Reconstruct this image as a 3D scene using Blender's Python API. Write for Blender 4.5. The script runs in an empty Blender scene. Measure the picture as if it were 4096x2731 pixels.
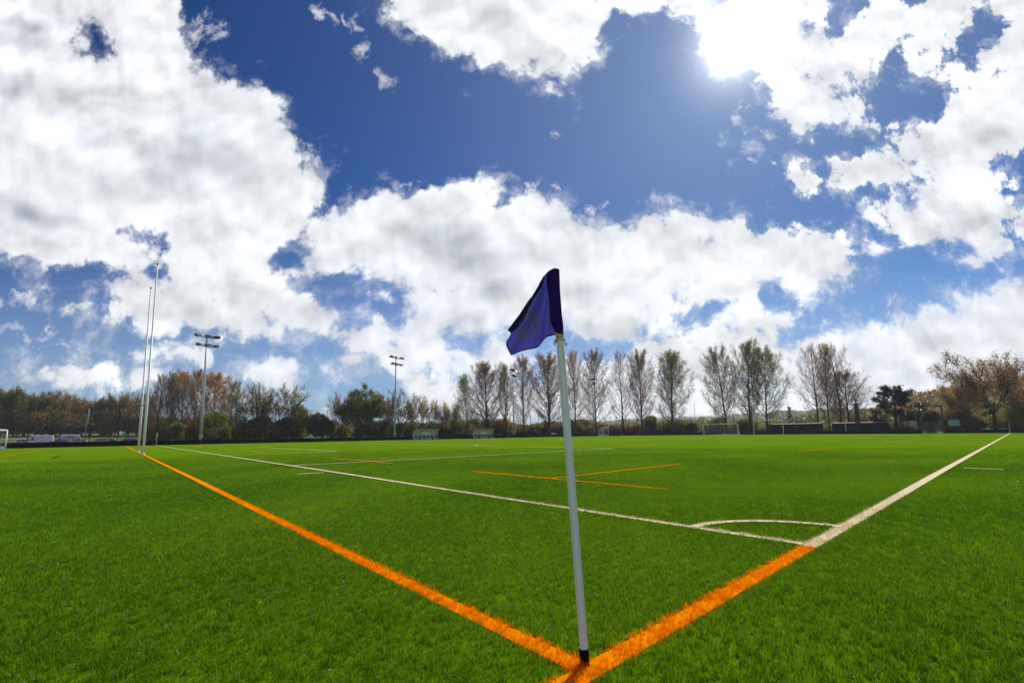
import bpy, math, random
import numpy as np
from mathutils import Vector, Matrix

# ------------------------------------------------------------------ camera
scene = bpy.context.scene
COL = scene.collection
FPX, PCX, PCY = 1800.63, 2048.0, 1535.2          # focal length and principal point, in units of a 4096-wide frame
YAW, PITCH, ROLL = 0.84356, 0.10952, -0.01275
CAM = np.array([-1.4322, -1.1876, 0.9141])
F_ = np.array([math.cos(YAW)*math.cos(PITCH), math.sin(YAW)*math.cos(PITCH), math.sin(PITCH)])
R_ = np.array([math.sin(YAW), -math.cos(YAW), 0.0])
U_ = np.cross(R_, F_)
_c, _s = math.cos(ROLL), math.sin(ROLL)
RX, UX = _c*R_ + _s*U_, -_s*R_ + _c*U_
cam_data = bpy.data.cameras.new('camera')
cam = bpy.data.objects.new('camera', cam_data); COL.objects.link(cam)
cam_data.sensor_width = 36.0
cam_data.lens = 36.0*FPX/4096
cam_data.shift_y = (PCY-1365.5)/4096
cam_data.clip_start = 0.05
cam_data.clip_end = 12000
M = Matrix(((RX[0], UX[0], -F_[0], CAM[0]), (RX[1], UX[1], -F_[1], CAM[1]), (RX[2], UX[2], -F_[2], CAM[2]), (0, 0, 0, 1)))
cam.matrix_world = M
scene.camera = cam

def ray(px, py):
    return F_ + RX*(px-PCX)/FPX - UX*(py-PCY)/FPX
def at(px, dist, py=1700.0):
    """surveyed point: bearing of px, ground distance dist; z where the sight line to py passes"""
    d = ray(px, py); t = dist/math.hypot(d[0], d[1]); return CAM + d*t

# ------------------------------------------------------------------ world: blue sky with clouds
SUN_EL, SUN_AZ = math.radians(39.5), math.radians(19.26)     # azimuth from +X towards +Y
SUN = (math.cos(SUN_AZ)*math.cos(SUN_EL), math.sin(SUN_AZ)*math.cos(SUN_EL), math.sin(SUN_EL))
world = bpy.data.worlds.new('World'); scene.world = world; world.use_nodes = True
wt = world.node_tree; wn = wt.nodes; wl = wt.links; wn.clear()
SKYSTR = 0.1
def N(t, **k):
    n = wn.new(t)
    for a, b in k.items(): setattr(n, a, b)
    return n
def inp(n, i, v):
    if hasattr(v, 'is_linked') or hasattr(v, 'links'): wl.new(v, n.inputs[i])
    else: n.inputs[i].default_value = v
def mth(op, a, b=None, c=None, clamp=False):
    n = N('ShaderNodeMath', operation=op); n.use_clamp = clamp
    inp(n, 0, a)
    if b is not None: inp(n, 1, b)
    if c is not None: inp(n, 2, c)
    return n.outputs[0]
def vmt(op, a, b=None, out=0):
    n = N('ShaderNodeVectorMath', operation=op); inp(n, 0, a)
    if b is not None: inp(n, 1, b)
    return n.outputs[out]
def mixc(f, a, b, blend='MIX'):
    n = N('ShaderNodeMix', data_type='RGBA', blend_type=blend)
    inp(n, 0, f); inp(n, 6, a); inp(n, 7, b); return n.outputs[2]
def sstep(v, lo, hi):
    n = N('ShaderNodeMapRange', interpolation_type='SMOOTHSTEP'); inp(n, 0, v)
    n.inputs[1].default_value = lo; n.inputs[2].default_value = hi; return n.outputs[0]
dirv = N('ShaderNodeTexCoord').outputs['Generated']
sx = N('ShaderNodeSeparateXYZ'); wl.new(dirv, sx.inputs[0])
fwd = vmt('DOT_PRODUCT', dirv, (math.cos(YAW), math.sin(YAW), 0), 1)
rgt = vmt('DOT_PRODUCT', dirv, (math.sin(YAW), -math.cos(YAW), 0), 1)
den = mth('MAXIMUM', mth('ABSOLUTE', fwd), 0.12)
cu = mth('DIVIDE', rgt, den); cv = mth('DIVIDE', sx.outputs[2], den)
cmb = N('ShaderNodeCombineXYZ'); wl.new(cu, cmb.inputs[0]); wl.new(cv, cmb.inputs[1])
UV = cmb.outputs[0]
def noise(vec, scale, detail, rough, dist=0.0, off=None):
    n = N('ShaderNodeTexNoise', noise_dimensions='2D')
    v = vec if off is None else vmt('ADD', vec, off)
    wl.new(v, n.inputs['Vector'])
    n.inputs['Scale'].default_value = scale; n.inputs['Detail'].default_value = detail
    n.inputs['Roughness'].default_value = rough; n.inputs['Distortion'].default_value = dist
    return n
wv = vmt('SUBTRACT', noise(UV, 3.2, 3, .55).outputs['Color'], (.5, .5, .5))
UVW = vmt('ADD', UV, vmt('MULTIPLY', wv, (.16, .12, 0)))
# cloud masses as ellipses (u, v, half-width, half-height, turn) in the tangent plane of the northern sky
CLOUD = [(-1.1694,0.9028,0.4338,0.3713,2.749), (-0.8132,0.6506,0.4218,0.2404,2.634), (-1.039,0.5345,0.3647,0.136,2.929), (-0.6939,0.3825,0.2646,0.1124,2.932), (-0.7183,0.2955,0.2602,0.0758,3.032), (-0.1732,0.4382,0.3326,0.1364,3.124), (0.0776,0.3827,0.3505,0.135,2.983), (0.3274,0.369,0.2992,0.0882,3.04), (0.3326,0.4789,0.0385,0.0296,-3.106), (0.4331,0.467,0.0607,0.0475,-3.085), (0.5215,0.429,0.0756,0.0607,-3.057), (-0.0923,0.5379,0.0917,0.0536,3.123), (0.0193,0.5097,0.0813,0.0511,2.935), (-0.3256,0.493,0.1217,0.0509,3.121), (-0.1128,0.242,0.1876,0.0957,3.124), (-0.0136,0.2914,0.1984,0.0916,3.128), (-0.3689,0.2202,0.2604,0.0414,2.743), (-0.2065,0.2282,0.0898,0.0298,2.686), (0.2244,0.2882,0.1983,0.061,3.131), (-0.0374,1.0508,0.2578,0.1484,3.019), (0.1433,0.9892,0.1058,0.1012,1.419), (0.1271,0.8905,0.0438,0.0232,1.542), (0.3597,1.0571,0.1609,0.0334,3.129), (0.6217,0.9707,0.1601,0.1341,-3.013), (0.779,0.9452,0.1784,0.1296,2.975), (0.9535,0.9896,0.213,0.0705,3.139), (1.1968,0.9744,0.136,0.121,0.794), (1.0339,0.8549,0.0979,0.0398,-2.852), (1.168,0.5964,0.0923,0.0455,-3.117), (1.0855,1.0231,0.1282,0.0355,3.136), (0.6926,0.797,0.1135,0.0802,2.626), (0.8251,0.7614,0.0817,0.032,2.744), (1.1654,0.7343,0.2262,0.1102,-3.022), (0.7172,0.5971,0.0855,0.042,2.755), (0.8502,0.5953,0.1229,0.0564,-3.132), (1.0483,0.5386,0.2318,0.0845,3.05), (0.5466,0.3558,0.2197,0.0929,3.141), (0.7099,0.3951,0.1933,0.0872,-2.955), (0.8576,0.4666,0.1793,0.0759,-2.696), (1.0844,0.4215,0.1086,0.0586,2.979), (0.5702,0.2685,0.1063,0.0428,3.049), (1.056,0.1968,0.263,0.1065,-2.874), (1.1552,0.2761,0.1292,0.0809,-3.075), (0.9294,0.1192,0.3503,0.0982,3.137), (0.7305,0.181,0.1079,0.0547,-3.127), (0.4634,0.1448,0.1855,0.0612,3.135), (0.2186,0.1283,0.2242,0.0609,3.131), (-0.0248,0.161,0.1272,0.0495,3.128), (0.3133,0.0685,0.5422,0.0728,3.129), (-0.9511,0.1256,0.1416,0.0343,3.122), (-0.9039,0.1427,0.049,0.0275,3.083), (-0.7893,0.1788,0.0805,0.0357,3.108), (-0.5627,0.1561,0.11,0.0256,3.072), (-0.6029,0.1764,0.0589,0.0258,3.113), (-0.3396,0.1503,0.0569,0.0236,3.033), (-0.1712,0.1058,0.0642,0.0352,3.121), (-0.171,0.065,0.2421,0.0194,3.129), (-0.5989,0.0996,0.0389,0.0214,3.1), (-0.5202,0.0791,0.0873,0.0194,3.126)]
GAP = [(-1.0101,0.9527,0.0409,0.0327,2.49), (-0.6221,0.7813,0.0156,0.0095,2.37), (-0.341,0.2906,0.1051,0.0383,2.909), (-0.4269,0.3377,0.0699,0.0349,3.113), (-0.484,0.3953,0.0343,0.031,2.889), (-0.8844,0.4476,0.0314,0.0142,2.752), (-0.7661,0.3401,0.0332,0.0139,2.68), (-1.0709,0.3461,0.117,0.0404,2.971), (-1.0443,0.2794,0.09,0.0121,3.056), (0.8671,1.0321,0.0448,0.0249,-2.723), (1.1364,0.9343,0.0837,0.0288,1.138), (0.9635,0.9333,0.0325,0.0159,-2.929), (0.8985,0.766,0.0895,0.0467,-3.023), (0.7351,0.6846,0.097,0.0358,2.946), (0.9674,0.6352,0.0815,0.0177,3.038), (0.8029,0.4758,0.0264,0.0211,-3.008), (0.8801,0.4399,0.0685,0.0281,2.661), (0.9821,0.4071,0.0552,0.025,-3.128), (1.1605,0.3891,0.0405,0.0309,-2.978), (0.9124,0.3201,0.1936,0.024,-2.907), (-0.0243,0.2058,0.059,0.01,3.04), (0.7,0.282,0.1201,0.0261,-3.009), (0.3793,0.2155,0.059,0.014,3.131), (0.1227,0.1889,0.0589,0.012,3.129)]
WISP = [(-0.4458,1.0116,0.0692,0.0284,2.298), (-0.3594,0.9728,0.0931,0.0321,1.476), (-0.39,1.0026,0.0706,0.0128,1.99), (-0.3015,0.8335,0.057,0.0314,1.898), (-0.7202,0.9896,0.0714,0.0526,1.934), (0.0891,0.6912,0.0277,0.0236,2.217), (0.1579,0.5292,0.0279,0.0203,1.38), (0.1949,0.5394,0.0348,0.0213,2.555), (0.2575,0.906,0.0275,0.0162,3.14), (0.5826,0.6481,0.0222,0.0122,1.103), (0.5537,0.7539,0.0354,0.0202,-3.129), (0.5722,0.7201,0.027,0.0134,-3.137), (-1.1134,0.3231,0.0757,0.0263,3.023), (-1.0807,0.2476,0.1313,0.0237,2.951), (0.6897,0.6357,0.0309,0.0153,-3.132), (0.0713,0.5733,0.0185,0.0107,2.744), (0.8563,0.2597,0.062,0.0135,-2.639), (-1.0073,0.2035,0.0893,0.0079,3.058), (0.5714,0.709,0.0615,0.027,2.747), (0.4536,1.0084,0.0641,0.0354,-3.137), (0.4659,0.1845,0.1465,0.014,3.058), (-0.2253,0.5882,0.0613,0.013,-2.784)]
SHADE = [(-1.1626,0.9899,0.1078,0.0813,2.966,0.8), (-1.1962,0.8573,0.0649,0.0556,2.73,0.6), (-0.7571,0.7383,0.0954,0.0547,2.895,0.5), (-1.037,0.5131,0.3338,0.0467,2.912,0.9), (-0.7784,0.4462,0.2052,0.0517,2.943,0.8), (-0.173,0.3964,0.1907,0.0416,3.127,0.8), (-0.0331,0.3223,0.1493,0.0348,3.128,1), (-0.3132,0.3878,0.1203,0.0353,3.125,0.6), (-0.5502,0.3086,0.1107,0.0323,2.945,0.8), (-0.0439,0.216,0.0787,0.0401,3.127,0.9), (-0.6876,0.2798,0.1587,0.0304,3.126,0.5), (0.1562,0.33,0.1195,0.0308,3.13,0.6), (0.4914,0.4294,0.0604,0.0252,3.139,0.5), (0.9465,0.0993,0.2233,0.0587,3.136,1), (0.8546,0.1497,0.1464,0.0296,3.133,0.8), (1.1314,0.4735,0.1213,0.036,3.14,0.5), (1.1611,0.7009,0.1346,0.0554,-3.131,0.35), (0.5204,0.2641,0.0593,0.0202,3.136,0.4), (-0.1127,0.4584,0.1616,0.0422,3.127,0.45), (0.0778,0.3931,0.1605,0.0624,3.13,0.35), (0.3056,0.3281,0.1493,0.0257,3.129,0.5), (-1.1544,0.4723,0.1037,0.0309,2.938,0.7), (-0.4493,0.2666,0.0495,0.0253,3.111,0.7), (0.8224,0.5202,0.1523,0.0321,3.132,0.3)]
def ellchain(vec, L, fn):
    """maximum of fn(distance, blob) over the blobs; each step hangs on the one before, which keeps the shader small"""
    sp = N('ShaderNodeSeparateXYZ'); wl.new(vec, sp.inputs[0])
    acc = None
    for b in L:
        cm = N('ShaderNodeCombineXYZ'); wl.new(sp.outputs[0], cm.inputs[0]); wl.new(sp.outputs[1], cm.inputs[1])
        if acc is not None: wl.new(acc, cm.inputs[2])
        m = N('ShaderNodeMapping', vector_type='TEXTURE'); wl.new(cm.outputs[0], m.inputs[0])
        m.inputs[1].default_value = (b[0], b[1], 0); m.inputs[2].default_value = (0, 0, b[4]); m.inputs[3].default_value = (b[2], b[3], 1e6)
        e = fn(vmt('LENGTH', m.outputs[0], None, 1), b)
        acc = e if acc is None else mth('MAXIMUM', acc, e)
    return acc
def field(vec, L, k=1.0):
    return ellchain(vec, L, lambda d, b: mth('MULTIPLY_ADD', d, -min(b[2], b[3])*k, min(b[2], b[3])*k))
D = field(UVW, CLOUD); G = field(UVW, GAP)
D = mth('MINIMUM', D, mth('MULTIPLY', G, -1.0))
n1 = noise(UV, 7.0, 8, .64, .15).outputs[0]
n1b = noise(UV, 6.0, 3, .5, .1, (.012, .03, 0)).outputs[0]
vo = N('ShaderNodeTexVoronoi', voronoi_dimensions='2D', feature='F1')
wl.new(vmt('ADD', UV, vmt('MULTIPLY', wv, (.1, .1, 0))), vo.inputs['Vector'])
vo.inputs['Scale'].default_value = 16; vo.inputs['Detail'].default_value = 3; vo.inputs['Roughness'].default_value = .55
vo.normalize = True
vd = vo.outputs['Distance']
patch = mth('MULTIPLY', sstep(cu, .42, .75), sstep(cv, .36, .5))
amp = mth('MULTIPLY_ADD', patch, .20, .15)
dn = mth('MULTIPLY', mth('SUBTRACT', n1, .5), amp)
dv = mth('MULTIPLY', mth('SUBTRACT', .32, vd), .075)
DD = mth('ADD', mth('ADD', D, .006), mth('ADD', dn, dv))
soft = sstep(noise(UV, 2.3, 2, .5, 0, (3.1, 1.7, 0)).outputs[0], .35, .7)
mk1 = sstep(DD, -.004, .024)
mk2 = sstep(DD, -.03, .075)
mask = mth('ADD', mth('MULTIPLY', mk1, mth('SUBTRACT', 1.0, mth('MULTIPLY', soft, .45))), mth('MULTIPLY', mk2, mth('MULTIPLY', soft, .45)), clamp=True)
# thin wisps
UVX = vmt('ADD', UVW, vmt('MULTIPLY', vmt('SUBTRACT', noise(UV, 16, 4, .65, 0, (2.7, 8.1, 0)).outputs['Color'], (.5, .5, .5)), (.10, .12, 0)))
acc = ellchain(UVX, WISP, lambda d, b: mth('SUBTRACT', 1.0, d, clamp=True))
nw = noise(UV, 13, 5, .68, .2, (5.3, 2.2, 0)).outputs[0]
wk = mth('MULTIPLY', sstep(mth('ADD', nw, mth('MULTIPLY', acc, .24)), .54, .86), sstep(acc, 0.0, .5))
veil = mth('MULTIPLY', sstep(mth('ADD', DD, mth('MULTIPLY', mth('SUBTRACT', nw, .5), .20)), -.03, .06), .5)
mask = mth('MAXIMUM', mth('MAXIMUM', mask, veil), mth('MULTIPLY', wk, .62))
# cloud brightness
acc = ellchain(UVW, SHADE, lambda d, b: mth('MULTIPLY', mth('SUBTRACT', 1.0, d, clamp=True), b[5]*1.4))
thick = sstep(DD, .0, .16)
base_sh = mth('MULTIPLY', sstep(noise(UV, 3.0, 3, .5, .2, (9.1, 4.2, 0)).outputs[0], .40, .72), .48)
shf = mth('MULTIPLY', mth('ADD', mth('MULTIPLY', acc, sstep(n1b, .25, .6)), base_sh), thick, clamp=True)
relief = mth('ADD', mth('MULTIPLY', mth('SUBTRACT', n1b, noise(UV, 6.0, 3, .5, .1).outputs[0]), 1.25), mth('MULTIPLY', mth('SUBTRACT', n1, .5), -.12))
ccol = mixc(shf, (.92, .94, .97, 1), (.45, .50, .59, 1))
relief = mth('ADD', relief, mth('MULTIPLY', mth('SUBTRACT', vd, .30), .26))
lum = mth('ADD', 1.0, mth('MULTIPLY', relief, -1.0))
ccol = vmt('SCALE', ccol, None); wn[-1].inputs['Scale'].default_value = 1; wl.new(lum, wn[-1].inputs['Scale'])
sdot = mth('MAXIMUM', vmt('DOT_PRODUCT', dirv, SUN, 1), 0.0)
g1 = mth('POWER', sdot, 520); g2 = mth('POWER', sdot, 70); g3 = mth('POWER', sdot, 9)
g0 = mth('POWER', sdot, 3500)
cg = mth('ADD', mth('MULTIPLY', g1, 1.6), mth('ADD', mth('MULTIPLY', g2, .16), 1.0))
cs = N('ShaderNodeVectorMath', operation='SCALE'); wl.new(ccol, cs.inputs[0]); wl.new(cg, cs.inputs['Scale']); ccol = cs.outputs[0]
# clear sky
sky = N('ShaderNodeTexSky', sky_type='NISHITA')
sky.sun_disc = False; sky.sun_elevation = SUN_EL; sky.sun_rotation = math.pi/2-SUN_AZ
sky.air_density = 1.0; sky.dust_density = .6; sky.ozone_density = 3.0
skc = vmt('MULTIPLY', sky.outputs[0], (.20*SKYSTR, .66*SKYSTR, .94*SKYSTR))
gm = N('ShaderNodeGamma'); wl.new(skc, gm.inputs[0]); gm.inputs[1].default_value = 1.5
skc = gm.outputs[0]
ds = N('ShaderNodeVectorMath', operation='SCALE'); wl.new(skc, ds.inputs[0]); wl.new(mth('SUBTRACT', 1.0, mth('MULTIPLY', mth('POWER', sdot, 7), .42)), ds.inputs['Scale']); skc = ds.outputs[0]
skc = mixc(mth('MULTIPLY', mth('POWER', sdot, 8), .8), skc, (.085, .155, .37, 1))
hz = sstep(cv, .55, .0)
skc = mixc(mth('MULTIPLY', hz, .55), skc, (.40, .54, .74, 1))
glow = vmt('SCALE', (1.0, .97, .92), None); gn = wn[-1]
wl.new(mth('ADD', mth('MULTIPLY', g1, .75), mth('ADD', mth('MULTIPLY', g2, .08), mth('ADD', mth('MULTIPLY', g3, .06), mth('MULTIPLY', g0, 12.0)))), gn.inputs['Scale'])
skc = vmt('ADD', skc, glow)
fin = mixc(mask, skc, ccol)
# the lower hemisphere is hidden by the ground
fin = vmt('SCALE', fin, None); wn[-1].inputs['Scale'].default_value = 1/SKYSTR
bg = N('ShaderNodeBackground'); wl.new(fin, bg.inputs[0]); bg.inputs[1].default_value = SKYSTR
wo = N('ShaderNodeOutputWorld'); wl.new(bg.outputs[0], wo.inputs[0])
world.cycles.sampling_method = 'MANUAL'; world.cycles.sample_map_resolution = 512

# ------------------------------------------------------------------ sun
sd = bpy.data.lights.new('sun', 'SUN'); so = bpy.data.objects.new('sun', sd); COL.objects.link(so)
sd.energy = 4.9; sd.angle = math.radians(.53); sd.color = (1, .955, .88)
so.rotation_mode = 'QUATERNION'; so.rotation_quaternion = Vector(SUN).to_track_quat('Z', 'Y')
so.location = (60, 30, 60)

# ------------------------------------------------------------------ exposure
scene.view_settings.view_transform = 'Standard'; scene.view_settings.look = 'None'
scene.view_settings.exposure = 0.0; scene.view_settings.gamma = 1.0
scene.view_settings.use_curve_mapping = False
scene.cycles.max_bounces = 6; scene.cycles.transparent_max_bounces = 8
scene.cycles.caustics_reflective = False; scene.cycles.caustics_refractive = False


# ------------------------------------------------------------------ materials
def newmat(name):
    m = bpy.data.materials.new(name); m.use_nodes = True
    return m, m.node_tree.nodes, m.node_tree.links, m.node_tree.nodes['Principled BSDF']
def mat(name, col, rough=.6, metal=0., var=.0, scale=4., spec=.5, bump=0., bscale=30., trans=0.):
    """procedural paint/plastic/metal: base colour broken up by two octaves of noise, optional bump and translucency"""
    m, n, l, p = newmat(name)
    p.inputs['Roughness'].default_value = rough; p.inputs['Metallic'].default_value = metal
    p.inputs['Specular IOR Level'].default_value = spec
    tc = n.new('ShaderNodeTexCoord')
    nz = n.new('ShaderNodeTexNoise'); nz.inputs['Scale'].default_value = scale; nz.inputs['Detail'].default_value = 4
    l.new(tc.outputs['Object'], nz.inputs['Vector'])
    mx = n.new('ShaderNodeMix'); mx.data_type = 'RGBA'; l.new(nz.outputs[0], mx.inputs[0])
    mx.inputs[6].default_value = (*[c*(1-var) for c in col], 1); mx.inputs[7].default_value = (*[min(1, c*(1+var)) for c in col], 1)
    l.new(mx.outputs[2], p.inputs['Base Color'])
    if bump:
        b = n.new('ShaderNodeTexNoise'); b.inputs['Scale'].default_value = bscale; b.inputs['Detail'].default_value = 5
        l.new(tc.outputs['Object'], b.inputs['Vector'])
        bn = n.new('ShaderNodeBump'); bn.inputs['Strength'].default_value = bump; bn.inputs['Distance'].default_value = .02
        l.new(b.outputs[0], bn.inputs['Height']); l.new(bn.outputs[0], p.inputs['Normal'])
    if trans:
        t = n.new('ShaderNodeBsdfTranslucent'); l.new(mx.outputs[2], t.inputs[0])
        ms = n.new('ShaderNodeMixShader'); ms.inputs[0].default_value = trans
        l.new(p.outputs[0], ms.inputs[1]); l.new(t.outputs[0], ms.inputs[2])
        l.new(ms.outputs[0], n['Material Output'].inputs[0])
    return m
def leafmat(name, a, b, c, trans=.45, rough=.5, spec=.3):
    """leaf or blade: three tints picked per face by the 'tint' attribute, with light coming through"""
    m, n, l, p = newmat(name)
    at_ = n.new('ShaderNodeAttribute'); at_.attribute_name = 'tint'
    r = n.new('ShaderNodeValToRGB'); l.new(at_.outputs['Fac'], r.inputs[0])
    r.color_ramp.elements[0].color = (*a, 1); r.color_ramp.elements[1].color = (*c, 1)
    e = r.color_ramp.elements.new(.5); e.color = (*b, 1)
    l.new(r.outputs[0], p.inputs['Base Color']); p.inputs['Roughness'].default_value = rough
    p.inputs['Specular IOR Level'].default_value = spec
    t = n.new('ShaderNodeBsdfTranslucent'); l.new(r.outputs[0], t.inputs[0])
    ms = n.new('ShaderNodeMixShader'); ms.inputs[0].default_value = trans
    l.new(p.outputs[0], ms.inputs[1]); l.new(t.outputs[0], ms.inputs[2]); l.new(ms.outputs[0], n['Material Output'].inputs[0])
    return m

# ------------------------------------------------------------------ mesh helpers
def link(name, me, parent=None, loc=None):
    o = bpy.data.objects.new(name, me); COL.objects.link(o)
    if parent: o.parent = parent
    if loc is not None: o.location = loc
    return o
def npmesh(name, V, Fc, mats, tint=None, smooth=False):
    """V (n,3) floats, Fc (m,k) ints with k = 3 or 4"""
    me = bpy.data.meshes.new(name); V = np.asarray(V, np.float32); Fc = np.asarray(Fc, np.int32)
    k = Fc.shape[1]
    me.vertices.add(len(V)); me.vertices.foreach_set('co', V.ravel())
    me.loops.add(Fc.size); me.loops.foreach_set('vertex_index', Fc.ravel())
    me.polygons.add(len(Fc)); me.polygons.foreach_set('loop_start', np.arange(len(Fc), dtype=np.int32)*k)
    if smooth: me.polygons.foreach_set('use_smooth', np.ones(len(Fc), bool))
    for m in (mats if isinstance(mats, (list, tuple)) else [mats]): me.materials.append(m)
    me.update(calc_edges=True)
    if tint is not None:
        a = me.attributes.new('tint', 'FLOAT', 'FACE'); a.data.foreach_set('value', np.asarray(tint, np.float32))
    return me
class MB:
    """collects boxes, tubes and lathes; build() links them as one mesh object"""
    def __init__(s): s.v = []; s.f = []
    def add(s, V, Fs):
        b = len(s.v); s.v += [tuple(map(float, p)) for p in V]; s.f += [tuple(b+i for i in f) for f in Fs]; return s
    def box(s, c, d, rz=0., tilt=None):
        x, y, z = d[0]/2, d[1]/2, d[2]/2
        P = [Vector((i*x, j*y, k*z)) for i in (-1, 1) for j in (-1, 1) for k in (-1, 1)]
        Rm = Matrix.Rotation(rz, 3, 'Z')
        if tilt is not None: Rm = Rm @ Matrix.Rotation(tilt, 3, 'X')
        P = [Rm @ p + Vector(c) for p in P]
        return s.add(P, [(0, 1, 3, 2), (4, 6, 7, 5), (0, 4, 5, 1), (2, 3, 7, 6), (0, 2, 6, 4), (1, 5, 7, 3)])
    def tube(s, pts, rad, n=10, cap=True, square=False):
        pts = [Vector(p) for p in pts]; rad = rad if isinstance(rad, (list, tuple)) else [rad]*len(pts)
        base = len(s.v); up = None
        for i, p in enumerate(pts):
            d = (pts[min(i+1, len(pts)-1)]-pts[max(i-1, 0)]).normalized()
            if up is None or abs(up.dot(d)) > .98: up = Vector((0, 0, 1)) if abs(d.z) < .9 else Vector((1, 0, 0))
            a = d.cross(up).normalized(); b = a.cross(d); up = b
            for k in range(n):
                t = 2*math.pi*(k+(.5 if square else 0))/n; r = rad[i]*(1.414 if square else 1)
                s.v.append(tuple(p+a*math.cos(t)*r+b*math.sin(t)*r))
        for i in range(len(pts)-1):
            for k in range(n):
                s.f.append((base+i*n+k, base+i*n+(k+1) % n, base+(i+1)*n+(k+1) % n, base+(i+1)*n+k))
        if cap:
            s.f.append(tuple(base+k for k in range(n))[::-1]); s.f.append(tuple(base+(len(pts)-1)*n+k for k in range(n)))
        return s
    def bar(s, a, b, w): return s.tube([a, b], w/2, 4, square=True)
    def prism(s, prof, x0, x1, ax='x'):
        """profile [(a,b)] in the plane across ax, run from x0 to x1"""
        n = len(prof); base = len(s.v)
        for x in (x0, x1):
            for a, b in prof: s.v.append((x, a, b) if ax == 'x' else (a, x, b))
        for k in range(n): s.f.append((base+k, base+(k+1) % n, base+n+(k+1) % n, base+n+k))
        s.f.append(tuple(base+k for k in range(n))[::-1]); s.f.append(tuple(base+n+k for k in range(n))); return s
    def build(s, name, m, parent=None, smooth=False, bevel=0., loc=None):
        me = bpy.data.meshes.new(name); me.from_pydata(s.v, [], s.f); me.materials.append(m)
        if smooth:
            for p in me.polygons: p.use_smooth = len(p.vertices) == 4
        o = link(name, me, parent, loc)
        if bevel:
            bm_ = o.modifiers.new('bevel', 'BEVEL'); bm_.width = bevel; bm_.segments = 2; bm_.limit_method = 'ANGLE'
        return o
def tag(o, label=None, cat=None, group=None, kind=None):
    if label: o['label'] = label
    if cat: o['category'] = cat
    if group: o['group'] = group
    if kind: o['kind'] = kind
    return o
def empty(name, loc, rz=0., label=None, cat=None, group=None):
    o = bpy.data.objects.new(name, None); COL.objects.link(o); o.location = loc; o.rotation_euler = (0, 0, rz)
    o.empty_display_size = .3
    return tag(o, label, cat, group)
def kids(o): return [c for c in scene.objects if c.parent == o]
def copy_tree(o, loc=None, rz=None, scale=None, label=None, tree=None, parent=None):
    if tree is None:
        tree = {}
        for c in scene.objects:
            if c.parent: tree.setdefault(c.parent.name, []).append(c)
    c = o.copy(); COL.objects.link(c); c.parent = parent
    if loc is not None: c.location = loc
    if rz is not None: c.rotation_euler = (0, 0, rz)
    if scale is not None: c.scale = scale
    if label: c['label'] = label
    for ch in tree.get(o.name, []): copy_tree(ch, tree=tree, parent=c)
    return c

# ------------------------------------------------------------------ the ground
def sm(x, a, b):
    t = np.clip((x-a)/(b-a), 0, 1); return t*t*(3-2*t)
def ground_z(x, y):
    """level pitch, a sunken car park beyond the long fence, then a grass bank; the valley side rises at the far right"""
    x = np.asarray(x, float); y = np.asarray(y, float)
    z = -.06 - .42*sm(y, 80, 120)*(1-sm(x, 60, 120))
    z = z + 2.9*sm(y, 196, 262)*(1-.75*sm(x, 20, 130))
    z = z - .4*sm(x, 112, 150)
    hillm = sm(x, 190, 330)*(1-sm(y, 5, 90))
    z = z + hillm*(16+6*sm(y, 60, -90))
    r = np.hypot(x, y)
    z = z + 40*sm(x, 900, 1500)*(1-.5*sm(y, 900, 1500))*(1+.12*np.sin(y/170)+.06*np.sin(y/61+1))*(r > 400) + 12*sm(y, 700, 1400)*(1-sm(x, 500, 1000))
    return z
def grid_axis(lo, hi, brk):
    a = [lo]
    while a[-1] < hi: a.append(a[-1]+max(4.0, abs(a[-1]-brk)*.06))
    return np.array(a)
gx = np.concatenate([-grid_axis(20, 2600, 0)[::-1], np.array([-16.]), np.linspace(-12, 106, 60), grid_axis(110, 2800, 60)])
gy = np.concatenate([-grid_axis(14, 2600, 0)[::-1], np.linspace(-10, 74, 43), grid_axis(78, 2800, 60)])
gx = np.unique(gx); gy = np.unique(gy)
GX, GY = np.meshgrid(gx, gy, indexing='ij')
GZ = ground_z(GX, GY)
GV = np.stack([GX.ravel(), GY.ravel(), GZ.ravel()], 1)
ni, nj = len(gx), len(gy)
ii, jj = np.meshgrid(np.arange(ni-1), np.arange(nj-1), indexing='ij')
b0 = (ii*nj+jj).ravel(); GF = np.stack([b0, b0+nj, b0+nj+1, b0+1], 1)
m_ground, n, l, p = newmat('rough_grass')
tc = n.new('ShaderNodeTexCoord'); nz = n.new('ShaderNodeTexNoise'); nz.inputs['Scale'].default_value = .12; nz.inputs['Detail'].default_value = 8
l.new(tc.outputs['Object'], nz.inputs['Vector']); r = n.new('ShaderNodeValToRGB'); l.new(nz.outputs[0], r.inputs[0])
r.color_ramp.elements[0].position = .3; r.color_ramp.elements[0].color = (.055, .085, .016, 1)
r.color_ramp.elements[1].position = .7; r.color_ramp.elements[1].color = (.13, .17, .035, 1)
l.new(r.outputs[0], p.inputs['Base Color']); p.inputs['Roughness'].default_value = .95; p.inputs['Specular IOR Level'].default_value = .1
tag(link('ground', npmesh('ground', GV, GF, m_ground, smooth=True)), kind='structure')

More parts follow.
